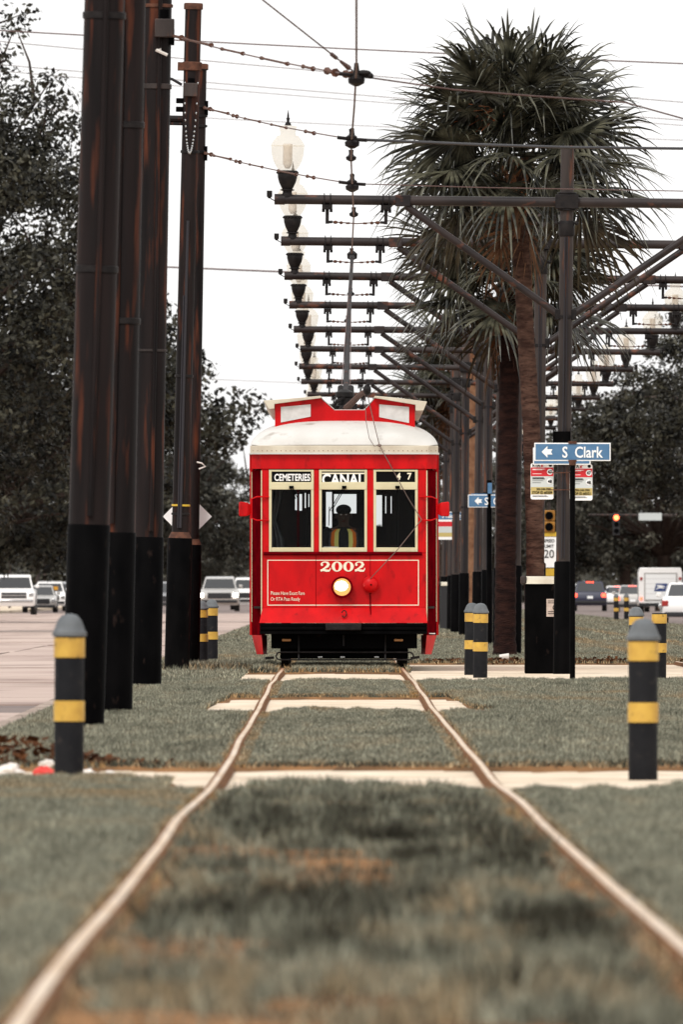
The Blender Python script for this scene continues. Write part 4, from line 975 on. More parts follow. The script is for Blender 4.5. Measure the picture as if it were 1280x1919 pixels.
st.tube([(.10 + .035 * math.cos(a), -.008, .86 + .035 * math.sin(a)) for a in np.linspace(.5, 5.3, 10)], .006, 4); st.build('print', M['black_print'], b1)['kind'] = 'stuff'
b2 = bin_('distant dark litter bin with cream lid right behind the streetcar', 846, 440, .30, 1.30, M['plastic'], 1)

# ------------------------------------------------------------------ street signs
def blade(parent, w_, h_, txt, arrow, size, y=0, zc=0, xc=0, tx=0, right=False):
    p = MB(); p.box(xc - w_ / 2, xc + w_ / 2, y - .004, y + .004, zc - h_ / 2, zc + h_ / 2); po = p.build('sign_plate', M['white_print'], parent, bevel=.003)
    MB().box(xc - w_ / 2 + .014, xc + w_ / 2 - .014, y - .007, y - .004, zc - h_ / 2 + .014, zc + h_ / 2 - .014).build('sign_face', M['sign_blue'], po)
    text('lettering', txt, M['white_print'], po, xc + tx, y - .010, zc - size * .36, size, .80, .003)
    if arrow is not None:
        d_ = -1 if right else 1; ax = xc + arrow; s_ = h_ * .32
        MB().prism([(ax - d_ * s_, zc), (ax, zc + s_), (ax, zc + s_ * .45), (ax + d_ * s_ * .85, zc + s_ * .45), (ax + d_ * s_ * .62, zc), (ax + d_ * s_ * .85, zc - s_ * .45), (ax, zc - s_ * .45), (ax, zc - s_)], y - .012, y - .007).build('arrow', M['white_print'], po, smooth=False)
Yq = 198.0; z0 = float(prof(Yq)) - .045; kk = F / Yq
t = thing('street_sign', 'blue street sign reading S Clark on a black post', 'sign', (X(1073, Yq), Yq, z0))
MB().cyl((0, 0, -.02), (0, 0, Z(864, Yq) - z0), .033, n=10).build('post', M['black'], t)
MB().cyl((0, 0, Z(872, Yq) - z0), (0, 0, Z(862, Yq) - z0), .042, n=10).box(-.05, .05, -.02, .02, Z(866, Yq) - z0, Z(862, Yq) - z0).box(-.05, .05, -.02, .02, Z(832, Yq) - z0, Z(827, Yq) - z0).build('clamp', M['rust'], t)
blade(t, 143 / kk, 34 / kk, 'S  Clark', -47 / kk, .185, 0, Z(847, Yq) - z0, 0, 18 / kk)
Yq = Y1 - .14; kk = F / Yq; zz = Z(855, Yq)
t = thing('street_sign', 'second blue Clark sign strapped to the lamp pole, mostly hidden', 'sign', (X(1053, Yq), Yq, zz))
blade(t, 108 / kk, 32 / kk, 'S  Clark', .26, .165, 0, 0, 0, -.06, True)
hd_ = MB(); hd_.box(-.115, -.105, -.02, .06, .13, .36); hd_.box(.105, .115, -.02, .06, .13, .36); hd_.box(-.105, .105, .02, .03, .13, .32); hd_.build('bracket', M['black'], t)
def stop_sign(label, px, py, Y, sid, full=True):
    kk = F / 213.5; t = thing('stop_sign', label, 'sign', (X(px, Y), Y, Z(py, Y)), group='bus stop signs')
    w_, h_ = 43 / kk, 68 / kk
    def rr(w, h, r): return [(sx * (w / 2 - r) + r * math.cos(a), sz * (h / 2 - r) + r * math.sin(a)) for sx, sz, a0 in ((1, 1, 0), (-1, 1, math.pi / 2), (-1, -1, math.pi), (1, -1, 1.5 * math.pi)) for a in (a0, a0 + .52, a0 + 1.05, a0 + 1.57)]
    p = MB(); p.prism(rr(w_, h_, .025), -.003, .003); po = p.build('sign_plate', M['white_print'], t, smooth=False)
    f = lambda a: h_ * (.5 - a)
    MB().box(-w_ / 2 + .003, w_ / 2 - .003, -.006, -.003, f(.36), f(.12)).build('red_field', M['red_print'], po)
    MB().box(-w_ / 2 + .003, w_ / 2 - .003, -.006, -.003, f(.66), f(.362)).build('grey_field', M['grey_print'], po)
    MB().box(-w_ / 2 + .003, w_ / 2 - .003, -.006, -.003, f(.86), f(.662)).build('tan_field', M['tan_print'], po)
    if not full: return t
    text('lettering', 'RTA', M['black_print'], po, -w_ * .26, -.007, f(.105), .06, .9, .0008)
    MB().ball((w_ * .36, -.006, f(.055)), .022, .003, .022, 12, 6).build('roundel', M['black_print'], po)
    pr = MB(); pr.prism([(-w_ * .06, f(.10)), (-w_ * .03, f(.04)), (w_ * .10, f(.03)), (w_ * .02, f(.065)), (w_ * .06, f(.10))], -.006, -.003); pr.build('wing_mark', M['red_print'], po, smooth=False)
    for a, n_ in ((.24, '47'), (.50, '48')):
        MB().cyl((w_ * .34, -.0085, f(a)), (w_ * .34, -.006, f(a)), .038, n=18).build('roundel', M['white_print'], po)
        text('lettering', n_, M['black_print'], po, w_ * .34, -.013, f(a) - .021, .060, .9, .0008)
    text('lettering', '504-248-3900', M['black_print'], po, .02, -.008, f(.745), .040, .82, .0)
    text('lettering', 'STOP ID #' + sid, M['black_print'], po, .0, -.008, f(.845), .047, .84, .0006)
    a_ = MB(); b_ = MB()
    for z, x1 in ((.17, .12), (.19, .02), (.30, -.02)): b_.box(-w_ * .42, x1 * w_ + .0, -.008, -.006, f(z), f(z) + .006)
    for z, x1 in ((.415, .08), (.445, .12), (.49, .06), (.545, -.05)): a_.box(-w_ * .42, x1 * w_, -.008, -.006, f(z), f(z) + (.010 if z < .46 else .005))
    for z, x1 in ((.905, .2), (.93, .28)): a_.box(-w_ * .42, x1 * w_, -.006, -.003, f(z), f(z) + .005)
    a_.build('print', M['black_print'], po)['kind'] = 'stuff'; b_.build('print', M['white_print'], po)['kind'] = 'stuff'
    return t
stop_sign('left stop sign with red band, STOP ID 5509, on the nearest lamp pole', 1016, 902, Y1 - .05, '5509')
stop_sign('right stop sign with red band, STOP ID 5521, on the nearest lamp pole', 1089, 904, Y1 - .05, '5521')
stop_sign('small distant stop sign just right of the streetcar', 836, 992, 415, '', False).scale = (1.35, 1, 1.1)
sg_ = MB()
for py in (886, 918): sg_.box(-.18, .20, -.11, -.10, Z(py, Y1) - Z(902, Y1) - .006, Z(py, Y1) - Z(902, Y1) + .006)
o = tag(sg_.build('sign_strap', M['rust'], None), 'rusty straps holding the stop signs to the nearest lamp pole', 'strap'); o.location = (X(1054, Y1), Y1 - .02, Z(902, Y1))
Yq = 311.; z0 = float(prof(Yq)) - .015; kk = F / Yq
t = thing('street_sign', 'smaller blue street sign reading S Ge, behind the palm trunks', 'sign', (X(917, Yq), Yq, z0))
MB().cyl((0, 0, 0), (0, 0, Z(900, Yq) - z0), .05, n=10).build('post', M['black'], t)
blade(t, 1.00, 24 / kk, 'S  Genois', -30 / kk, .20, -.03, Z(939, Yq) - z0, .10, .12)
MB().box(-.34, .6, .02, .03, Z(930, Yq) - z0, Z(925, Yq) - z0).box(-.03, .05, -.05, .02, Z(925, Yq) - z0, Z(905, Yq) - z0).build('bracket', M['sign_blue'], t)
Yq = 412.; kk = F / Yq
t = thing('street_sign', 'distant pale blue street sign right beside the streetcar', 'sign', (X(850, Yq), Yq, float(prof(Yq)) - .015))
z0 = t.location.z; MB().cyl((0, 0, 0), (0, 0, Z(960, Yq) - z0), .04, n=10).build('post', M['black'], t)
blade(t, 64 / kk, 15 / kk, 'S Telemachus', None, .13, -.05, Z(967, Yq) - z0, 0)
# school speed assembly behind the trunk
Yq = 480.; z0 = float(prof(Yq)); kk = F / Yq
t = thing('speed_sign', 'white SPEED LIMIT 20 sign with amber beacons behind the lamp pole', 'sign', (X(1029, Yq), Yq, z0 - .02))
MB().cyl((0, 0, 0), (0, 0, Z(940, Yq) - z0), .05, n=10).build('post', M['pole_grey'], t)
for py in (965, 986):
    zz = Z(py, Yq) - z0; bo = MB().box(-.17, .17, -.12, .05, zz - .155, zz + .155).build('beacon', M['amber_box'], t, bevel=.02)
    MB().cyl((0, -.12, zz), (0, -.16, zz), .12, .12, 16).build('lens', M['black'], bo)
MB().box(-.30, .30, -.075, -.06, Z(1004, Yq) - z0, Z(996, Yq) - z0).build('top_plaque', M['sign_yellow'], t)
sp_ = MB().box(-.31, .31, -.075, -.06, Z(1062, Yq) - z0, Z(1005, Yq) - z0).build('sign_plate', M['white_print'], t)
for body, py, sz in (('SPEED', 1015, .13), ('LIMIT', 1025, .13), ('20', 1044, .34)): text('lettering', body, M['black_print'], sp_, 0, -.08, Z(py, Yq) - z0, sz, .9, .002)
MB().box(-.30, .30, -.075, -.06, Z(1078, Yq) - z0, Z(1064, Yq) - z0).build('bottom_plaque', M['sign_yellow'], t)
# plain brown post among the palms
t = tag(MB().cyl((0, 0, 0), (0, 0, 6.95), .15, .14, 16).lathe([(.14, 6.95), (.12, 7.0), (.05, 7.03)], 16).build('wooden_post', M['boot'], None), 'thick brown round-topped post behind the palm trunks', 'post'); t.location = (X(884, 405), 405, float(prof(405)))

# ------------------------------------------------------------------ litter
def crumple(name, label, m, px, Y, r, seed, lift=.0):
    g = random.Random(seed); mb = MB(); mb.ball((0, 0, 0), 1, 1, .8, 10, 7)
    mb.v = [(p[0] * r * g.uniform(.7, 1.5), p[1] * r * g.uniform(.6, 1.2), p[2] * r * g.uniform(.35, .9)) for p in mb.v]
    o = tag(mb.build(name, m, None, smooth=False), label, 'litter'); x = X(px, Y); o.location = (x, Y, float(prof(Y)) - .045 + r * .45 + lift)
crumple('crumpled_bag', 'crumpled white bag on the crossing at the left edge', M['paper'], 18, 101.5, .075, 1)
crumple('crumpled_bag', 'small white paper scrap right of the near left bollard', M['paper'], 165, 101.5, .045, 2)
crumple('crumpled_packet', 'red and white packet left of the near left bollard', M['red_litter'], 80, 101.5, .06, 3)
crumple('crumpled_packet', 'white paper lying on the red packet near the left bollard', M['paper'], 88, 101.7, .045, 4, .055)
crumple('crumpled_bag', 'tiny pale scrap on the crossing left of the track', M['paper'], 205, 102, .03, 6)
cp = MB(); cp.cyl((-.07, 0, 0), (.07, 0, .01), .04, .052, 14); o = tag(cp.build('paper_cup', M['paper'], None), 'white paper cup lying on the grass edge near the litter bin', 'cup'); o.location = (X(945, 241.5), 241.5, float(prof(241.5)) + .06)

# ================================================================== palms
def frond_mesh(elev, seed, petiole=.84, blade=1.02, n=44):
    g = random.Random(seed); mb = MB(); e = R(elev)
    d = Vector((math.cos(e), 0, math.sin(e))); sd_ = Vector((0, 1, 0)); nrm = d.cross(sd_) * -1
    if nrm.z < 0: nrm = -nrm
    roll = R(g.uniform(-50, 50)); sd_, nrm = sd_ * math.cos(roll) + nrm * math.sin(roll), nrm * math.cos(roll) - sd_ * math.sin(roll)
    hub = d * petiole + Vector((0, 0, -.10 * petiole))
    mb.tube([Vector((0, 0, 0)), d * petiole * .5 + Vector((0, 0, -.02)), hub], [.024, .018, .014], 5)
    tip0 = hub + d * .32 + Vector((0, 0, -.06)); mb.tube([hub, tip0], [.014, .006], 4)
    for i in range(n):
        th = R(-152 + 304 * i / (n - 1)) + g.uniform(-.03, .03); c = math.cos(th)
        base = hub + d * (.30 * max(0, c) ** 1.5) + Vector((0, 0, -.05 * max(0, c)))
        dr = (d * c + sd_ * math.sin(th) * .95 + nrm * (-.30 * abs(math.sin(th)) + g.uniform(-.10, .10))).normalized()
        l = blade * (.66 + .26 * max(0, c) + .08 * g.random()); droop = g.uniform(.06, .22) + .55 * g.random() ** 4
        wd = sd_.cross(dr); wd = dr.cross(nrm).normalized(); m_ = 5; pts = []
        for k in range(m_ + 1):
            q = k / m_; p = base + dr * (l * q * (1 - .10 * q)) + Vector((0, 0, -droop * l * q ** 3.2 * (1.0 if q < .8 else 1.15)))
            hw = .5 * (.024 + .032 * math.sin(min(1, q * 1.7) * math.pi * .5)) * (1 - q ** 2.0) + .0015; pts.append((p, hw))
        v_ = []; f_ = []
        for k, (p, hw) in enumerate(pts):
            ridge = nrm * hw * .55; v_ += [p - wd * hw, p + ridge, p + wd * hw]
            if k: a = 3 * (k - 1); f_ += [(a, a + 1, a + 4, a + 3), (a + 1, a + 2, a + 5, a + 4)]
        mb.add(v_, f_)
    return mb
FR = {}
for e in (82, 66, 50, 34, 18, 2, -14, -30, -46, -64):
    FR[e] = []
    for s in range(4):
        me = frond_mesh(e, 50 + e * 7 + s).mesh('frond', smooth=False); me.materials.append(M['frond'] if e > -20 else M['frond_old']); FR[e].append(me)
DEAD = []
for s in range(3):
    me = frond_mesh(-72, 900 + s, .55, .8, 26).mesh('dead_frond', smooth=False); me.materials.append(M['dead']); DEAD.append(me)
def palm(label, Y, base_px, pts, crown_px, crown_py, rad, tr, trunk_mat, seed, counts):
    g = random.Random(seed); z0 = float(prof(Y)) - .03; x0 = X(base_px, Y)
    t = thing('fan_palm', label, 'palm tree', (x0, Y, z0), group='fan palms between the lamp poles')
    ctr = Vector((X(crown_px, Y) - x0, 0, Z(crown_py, Y) - z0))
    axis = [Vector((0, 0, -.05))] + [Vector((X(a, Y) - x0, g.uniform(-.03, .03), Z(b_, Y) - z0)) for a, b_ in pts] + [ctr - Vector((0, 0, .25))]
    # trunk with ring scars
    fine = []
    for i in range(len(axis) - 1):
        n = max(3, int((axis[i + 1] - axis[i]).length / .085))
        fine += [axis[i].lerp(axis[i + 1], k / n) for k in range(n)]
    fine.append(axis[-1]); n_ = len(fine); rr = []
    for i, p in enumerate(fine): q = i / n_; rr.append(tr * (1.22 - .9 * min(q, .06) * 3.6 if q < .06 else 1.03 - .12 * q) * (1 + (.035 if i % 2 else -.02) + g.uniform(-.018, .018)))
    MB().tube(fine, rr, 16).build('trunk', M[trunk_mat], t)
    # old leaf bases under the crown
    for k in range(30):
        a = k * 2.4; q = k / 30; zc = ctr - Vector((0, 0, .95 - .85 * q)); dd = Vector((math.cos(a), math.sin(a), 0))
        ln_ = g.uniform(.22, .42); up = g.choice([.5, .7, -.9]) if q < .4 else .9
        w0 = Vector((-math.sin(a), math.cos(a), 0)); b0_ = zc + dd * tr * .8; b1_ = b0_ + (dd * .8 + Vector((0, 0, up))).normalized() * ln_
        mb = MB(); mb.rings([[b0_ - w0 * .07, b0_ + dd * .03, b0_ + w0 * .07, b0_ - dd * .02], [b1_ - w0 * .03, b1_ + dd * .015, b1_ + w0 * .03, b1_ - dd * .01]])
        mb.build('leaf_base', M['boot'], t)
    for k in range(4):                                    # dry hanging leaf bases
        a = -1.2 - .35 * k; dd = Vector((math.cos(a), math.sin(a), 0)); b0_ = ctr + dd * tr * 1.1 - Vector((0, 0, .55)); b1_ = b0_ + dd * .14 - Vector((0, 0, .42)); w0 = Vector((-math.sin(a), math.cos(a), 0))
        mb = MB(); mb.rings([[b0_ - w0 * .06, b0_ + dd * .02, b0_ + w0 * .06, b0_ - dd * .01], [b1_ - w0 * .035, b1_ + dd * .01, b1_ + w0 * .035, b1_ - dd * .01]]); mb.build('dry_leaf_base', M['dead'], t)
    fs = MB()
    for k in range(60):
        a = g.uniform(2.2, 4.6); p0 = ctr + Vector((math.cos(a) * .25, math.sin(a) * .25, .3)); p1 = p0 + Vector((math.cos(a) * g.uniform(.3, .7) , math.sin(a) * .6, g.uniform(.1, .5)))
        fs.tube([p0, p0.lerp(p1, .6) + Vector((0, 0, .08)), p1 + Vector((0, 0, -.1))], .006, 3)
    fs.build('fruit_stalks', M['fruit'], t)
    sc = rad / 1.80; az = g.random() * 6
    for a in (.3, 2.7, 1.4):
        o = link('dead_frond', g.choice(DEAD), t); o.location = ctr - Vector((0, 0, .45)); o.rotation_euler = (0, 0, a); o.scale = (sc * .8,) * 3
    for e, n in counts.items():
        for k in range(n):
            az += 2 * math.pi / n
            if e < -20 and abs((az + math.pi / 2 + math.pi) % (2 * math.pi) - math.pi) < .95: continue   # old fronds there have dropped
            me = g.choice(FR[e]); o = link('frond', me, t)
            o.location = ctr + Vector((0, 0, .22 * math.sin(R(e))))
            o.rotation_euler = (R(g.uniform(-9, 9)), R(g.uniform(-7, 7)), az + g.uniform(-.25, .25)); o.scale = (sc * g.uniform(.9, 1.08),) * 3
    return t
full = {82: 2, 66: 5, 50: 8, 34: 8, 18: 8, 2: 8, -14: 8, -30: 6}
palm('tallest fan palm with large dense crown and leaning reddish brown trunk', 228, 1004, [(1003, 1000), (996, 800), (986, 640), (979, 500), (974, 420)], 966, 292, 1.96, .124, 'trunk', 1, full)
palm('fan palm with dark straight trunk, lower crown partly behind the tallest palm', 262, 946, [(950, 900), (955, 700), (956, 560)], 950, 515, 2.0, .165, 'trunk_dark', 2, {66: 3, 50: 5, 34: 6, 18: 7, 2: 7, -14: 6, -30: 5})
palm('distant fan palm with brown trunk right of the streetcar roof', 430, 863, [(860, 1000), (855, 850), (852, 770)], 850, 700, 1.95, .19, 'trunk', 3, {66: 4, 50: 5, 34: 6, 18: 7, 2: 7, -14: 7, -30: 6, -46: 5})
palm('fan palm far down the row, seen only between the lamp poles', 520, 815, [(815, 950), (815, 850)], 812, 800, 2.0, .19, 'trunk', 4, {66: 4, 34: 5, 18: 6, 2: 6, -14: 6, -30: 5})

# ================================================================== broad trees
def oak_meshes(seed, rx, rz, zc, nclump, nleaf, leaf, lm, wisps=0, low=-.75):
    g = np.random.default_rng(seed); gr = random.Random(seed)
    C = []; Rr = []
    while len(C) < nclump:
        p = g.normal(size=3); p /= np.linalg.norm(p); r_ = g.uniform(.45, 1.0) ** .5
        p = p * r_ * (1 + .12 * math.sin(5 * p[0] + seed) * math.cos(4 * p[2]))
        if p[2] < low: continue
        C.append((p[0] * rx, p[1] * rx, zc + p[2] * rz)); Rr.append(g.uniform(.7, 1.45))
    for k in range(wisps):
        a = g.uniform(0, 2 * math.pi); q = g.uniform(.2, .95); C.append((rx * q * math.cos(a), rx * q * math.sin(a), zc + rz * math.sqrt(max(0, 1 - q * q)) * g.uniform(1.0, 1.07) + .3)); Rr.append(g.uniform(.35, .6))
    C = np.array(C); Rr = np.array(Rr)
    w_ = Rr ** 2 * np.where(np.arange(len(C)) < nclump, 1, .55); idx = g.choice(len(C), nleaf, p=w_ / w_.sum())
    dv = g.normal(size=(nleaf, 3)); dv /= np.linalg.norm(dv, axis=1)[:, None]; dv *= (g.random(nleaf) ** .45)[:, None]; dv[:, 2] *= .62
    P = C[idx] + dv * Rr[idx][:, None]
    nrm = dv + g.normal(size=(nleaf, 3)) * .6 + np.array([0, 0, .5]); nrm /= np.linalg.norm(nrm, axis=1)[:, None]
    tmp = g.normal(size=(nleaf, 3)); a = np.cross(nrm, tmp); a /= np.linalg.norm(a, axis=1)[:, None]; b = np.cross(nrm, a)
    s_ = leaf * g.uniform(.6, 1.3, nleaf)[:, None]
    V = np.stack([P - a * s_, P - b * s_ * .5, P + a * s_, P + b * s_ * .5], 1).reshape(-1, 3)
    me = bpy.data.meshes.new('crown'); n = nleaf
    me.vertices.add(n * 4); me.vertices.foreach_set('co', V.astype(np.float32).reshape(-1))
    me.loops.add(n * 4); me.loops.foreach_set('vertex_index', np.arange(n * 4, dtype=np.int32))
    me.polygons.add(n); me.polygons.foreach_set('loop_start', np.arange(0, n * 4, 4, dtype=np.int32)); me.polygons.foreach_set('loop_total', np.full(n, 4, np.int32))
    me.update(calc_edges=True); me.materials.append(lm)
    tk = MB(); fork = Vector((0, 0, zc - rz * .62)); tk.tube([(0, 0, -.2), (0.05, 0, fork.z * .5), tuple(fork)], [.55, .42, .40], 10)
    order = g.permutation(len(C))[:46]
    for i in range(nclump, len(C)):
        e = Vector(C[i]); dd = np.linalg.norm(C[:nclump] - C[i], axis=1); b0 = Vector(C[int(dd.argmin())])
        tk.tube([b0, b0.lerp(e, .5) + Vector((gr.uniform(-.3, .3), gr.uniform(-.3, .3), gr.uniform(-.1, .3))), e], [.06, .035, .012], 5)
    for i in list(order):
        e = Vector(C[i]); m_ = fork.lerp(e, .5) + Vector((gr.uniform(-.8, .8), gr.uniform(-.8, .8), gr.uniform(-.3, .9)))
        tk.tube([fork, fork.lerp(m_, .55) + Vector((0, 0, .3)), m_, m_.lerp(e, .55) + Vector((gr.uniform(-.3, .3), 0, .15)), e], [.20, .14, .085, .05, .015], 5)
    mt = tk.mesh('trunk'); mt.materials.append(M['bark'])
    return mt, me
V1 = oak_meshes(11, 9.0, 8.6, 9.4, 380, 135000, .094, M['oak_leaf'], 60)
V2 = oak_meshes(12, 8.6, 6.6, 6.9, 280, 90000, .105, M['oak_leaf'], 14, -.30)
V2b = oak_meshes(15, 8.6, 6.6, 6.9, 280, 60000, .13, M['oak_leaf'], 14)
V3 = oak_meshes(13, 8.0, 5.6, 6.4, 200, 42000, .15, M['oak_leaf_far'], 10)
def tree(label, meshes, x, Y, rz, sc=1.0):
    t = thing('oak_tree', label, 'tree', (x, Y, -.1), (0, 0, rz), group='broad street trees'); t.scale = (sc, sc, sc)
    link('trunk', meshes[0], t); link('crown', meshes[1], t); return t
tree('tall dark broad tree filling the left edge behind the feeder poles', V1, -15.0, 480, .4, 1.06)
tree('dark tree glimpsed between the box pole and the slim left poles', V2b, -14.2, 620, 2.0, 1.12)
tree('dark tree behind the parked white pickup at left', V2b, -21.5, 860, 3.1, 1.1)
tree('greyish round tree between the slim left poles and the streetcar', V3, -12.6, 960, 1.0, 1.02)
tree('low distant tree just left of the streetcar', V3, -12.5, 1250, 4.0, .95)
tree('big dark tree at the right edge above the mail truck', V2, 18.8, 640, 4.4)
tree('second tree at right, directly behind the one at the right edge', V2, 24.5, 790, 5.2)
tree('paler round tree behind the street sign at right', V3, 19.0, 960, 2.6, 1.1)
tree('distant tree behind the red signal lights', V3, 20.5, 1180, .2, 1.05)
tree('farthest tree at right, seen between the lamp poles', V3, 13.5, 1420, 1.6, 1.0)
# the far end of the avenue reads as one dark mass
g = np.random.default_rng(40); n = 26000
P = np.stack([g.uniform(-60, 60, n), g.uniform(1500, 1620, n), np.zeros(n)], -1); top = 4.0 + 3.5 * vnoise(P[:, 0] + 100, P[:, 1], 6, 30); P[:, 2] = -.2 + top * g.random(n)
nv = g.normal(size=(n, 3)); nv /= np.linalg.norm(nv, axis=1)[:, None]; a = np.cross(nv, g.normal(size=(n, 3))); a /= np.linalg.norm(a, axis=1)[:, None]; b = np.cross(nv, a); s_ = .5
V = np.stack([P - a * s_, P - b * s_ * .6, P + a * s_, P + b * s_ * .6], 1).reshape(-1, 3)
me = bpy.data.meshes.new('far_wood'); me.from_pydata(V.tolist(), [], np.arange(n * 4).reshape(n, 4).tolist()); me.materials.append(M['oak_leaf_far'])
tag(link('far_wood', me), 'far dark belt of trees closing the end of the avenue', 'trees', kind='stuff')

# hedges and dark undergrowth under the street trees
def hedge(name, label, x0, x1, y0, y1, h_, n, seed, leaf=.3):
    g = np.random.default_rng(seed); P = np.stack([g.uniform(x0, x1, n), g.uniform(y0, y1, n), np.zeros(n)], -1)
    P[:, 2] = -.1 + h_ * (.55 + .6 * vnoise(P[:, 0] + 100, P[:, 1], 5, seed)) * g.random(n)
    nv = g.normal(size=(n, 3)); nv /= np.linalg.norm(nv, axis=1)[:, None]; a = np.cross(nv, g.normal(size=(n, 3))); a /= np.linalg.norm(a, axis=1)[:, None]; b = np.cross(nv, a)
    V = np.stack([P - a * leaf, P - b * leaf * .6, P + a * leaf, P + b * leaf * .6], 1).reshape(-1, 3)
    me = bpy.data.meshes.new(name); me.from_pydata(V.tolist(), [], np.arange(n * 4).reshape(n, 4).tolist()); me.materials.append(M['oak_leaf'])
    tag(link(name, me), label, 'hedge', kind='stuff')
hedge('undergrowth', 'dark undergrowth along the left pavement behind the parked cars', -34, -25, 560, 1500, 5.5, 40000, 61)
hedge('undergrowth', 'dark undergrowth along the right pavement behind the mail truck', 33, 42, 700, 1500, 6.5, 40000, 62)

# ================================================================== vehicles
def vehicle(name, label, cat, px, Y, kind, paint, front=True, lit=False, zg=-.115, x=None, lamp='head_lit', yaw=0):
    spec = {'sedan': (1.82, 4.6, 1.46), 'suv': (1.90, 4.6, 1.70), 'pickup': (2.03, 5.8, 1.96), 'van': (2.0, 5.2, 2.1)}[kind]
    W, L, Hh = spec; t = thing(name, label, cat, (X(px, Y) if x is None else x, Y, zg), (0, 0, yaw), group='cars and trucks on the street')
    yy = (lambda s: s) if front else (lambda s: L - s)
    if kind == 'sedan': pr = [(.10, .25), (0, .42), (.02, .60), (.25, .74), (1.25, .90), (3.7, .98), (4.5, .95), (4.6, .72), (4.58, .42), (4.45, .26)]; gh = [(1.15, .88), (2.0, 1.43), (3.3, 1.46), (4.2, .95)]
    elif kind == 'suv': pr = [(.10, .30), (0, .5), (.02, .80), (.2, .96), (1.15, 1.08), (4.5, 1.08), (4.6, .92), (4.58, .5), (4.45, .32)]; gh = [(1.05, 1.06), (1.75, 1.64), (4.1, 1.70), (4.52, 1.06)]
    elif kind == 'pickup': pr = [(.12, .42), (0, .60), (.0, 1.0), (.1, 1.16), (1.5, 1.24), (3.4, 1.26), (5.7, 1.26), (5.8, 1.2), (5.8, .62), (5.6, .5)]; gh = [(1.45, 1.22), (2.05, 1.90), (3.3, 1.96), (3.55, 1.24)]
    else: pr = [(.10, .3), (0, .5), (.0, .8), (.15, 1.0), (.8, 1.15), (5.1, 1.15), (5.2, 1.1), (5.2, .5), (5.1, .32)]; gh = [(.75, 1.13), (1.35, 2.0), (5.0, 2.1), (5.18, 1.13)]
    b = MB(); zc = .7
    b.rings([[(xx, yy(s if 0 < s < L else (s + (.06 if s == 0 else -.06) * (k in (0, 5)))), zc + (z - zc) * f) for s, z in pr] for k, (xx, f) in enumerate(((-W / 2, .80), (-W / 2 + .05, .95), (-W / 2 + .16, 1), (W / 2 - .16, 1), (W / 2 - .05, .95), (W / 2, .80)))])
    b.build('body', paint, t)
    g2 = MB(); tw_ = W / 2 - .10; rw_ = W / 2 - .26; (s0, z0), (s1, z1), (s2, z2), (s3, z3) = gh
    g2.rings([[(-tw_, yy(s0), z0), (tw_, yy(s0), z0), (tw_, yy(s3), z3), (-tw_, yy(s3), z3)], [(-rw_, yy(s1), z1 - .03), (rw_, yy(s1), z1 - .03), (rw_, yy(s2), z2 - .03), (-rw_, yy(s2), z2 - .03)], [(-rw_ + .08, yy(s1 + .12), z1), (rw_ - .08, yy(s1 + .12), z1), (rw_ - .08, yy(s2 - .12), z2), (-rw_ + .08, yy(s2 - .12), z2)]])
    g2.build('cabin', paint, t)
    def glass(name_, sa, za, sb, zb, sgn):
        f0, f1 = .10, .88; A = [(-1, f0), (1, f0), (1, f1), (-1, f1)]; v_ = []
        for sx, f in A: v_.append((sx * (tw_ + (rw_ - tw_) * f - .07), yy(sa + (sb - sa) * f - sgn * .015), za + (zb - za) * f))
        MB().add(v_, [(0, 1, 2, 3)]).build(name_, M['carglass'], t, smooth=False)
    glass('windscreen', s0, z0, s1, z1, 1); glass('rear_window', s3, z3, s2, z2, -1)
    for sx in (-1, 1):
        v_ = [(sx * (tw_ + (rw_ - tw_) * f + .012), yy(s), z0 + (z1 - z0) * f) for s, f in ((s0 + .35, .12), (s3 - .2, .12), (s2 - .05, .85), (s1 + .15, .85))]
        MB().add(v_, [(0, 1, 2, 3)]).build('side_window', M['carglass'], t, smooth=False)
        mi = MB(); mi.box(sx * (W / 2 - .02), sx * (W / 2 + .16), yy(s0 + .55) - .06, yy(s0 + .55) + .06, z0 + .08, z0 + .24); mi.build('mirror', paint, t, bevel=.03)
        for sw in (.85, L - .95):
            r_ = .33 if kind in ('sedan',) else .37; wo_ = MB().cyl((sx * (W / 2 - .22), yy(sw), r_), (sx * (W / 2 + .01), yy(sw), r_), r_, n=20).build('wheel', M['tyre'], t)
            MB().cyl((sx * (W / 2 - .05), yy(sw), r_), (sx * (W / 2 + .02), yy(sw), r_), r_ * .62, n=14).build('rim', M['chrome'], wo_)
    e = -1 if front else 1; hz = {'sedan': .62, 'suv': .78, 'pickup': .96, 'van': .8}[kind]
    def at(s): return yy(s)
    for sx in (-1, 1):
        f = MB(); y_ = yy(-.01); f.box(sx * W * .44 - .17, sx * W * .44 + .06, min(y_, yy(.10)), max(y_, yy(.10)), hz - .09, hz + .10); f.build('headlight', M[lamp] if lit and front else M['chrome'], t, bevel=.02)
        r = MB(); y_ = yy(L + .01); r.box(sx * W * .43 - .16, sx * W * .43 + .07, min(y_, yy(L - .12)), max(y_, yy(L - .12)), hz + .02, hz + .22); r.build('tail_light', M['tail_lit'] if lit and not front else M['tail_off'], t, bevel=.02)
    gr = MB(); y0_, y1_ = sorted((yy(-.012), yy(.05)))
    gr.box(-W * .30, W * .30, y0_, y1_, hz - .16, hz + .12); gr.build('grille', M['plastic'], t, bevel=.01)
    if kind == 'pickup':
        MB().box(-W * .30, W * .30, y0_ - .02, y0_, hz - .05, hz + .01).build('grille_bar', M['chrome'], t)
    bmp = MB(); y0_, y1_ = sorted((yy(-.03), yy(.15))); bmp.box(-W * .46, W * .46, y0_, y1_, hz - .36, hz - .22); bmp.build('bumper', M['chrome'] if kind == 'pickup' else M['plastic'], t, bevel=.03)
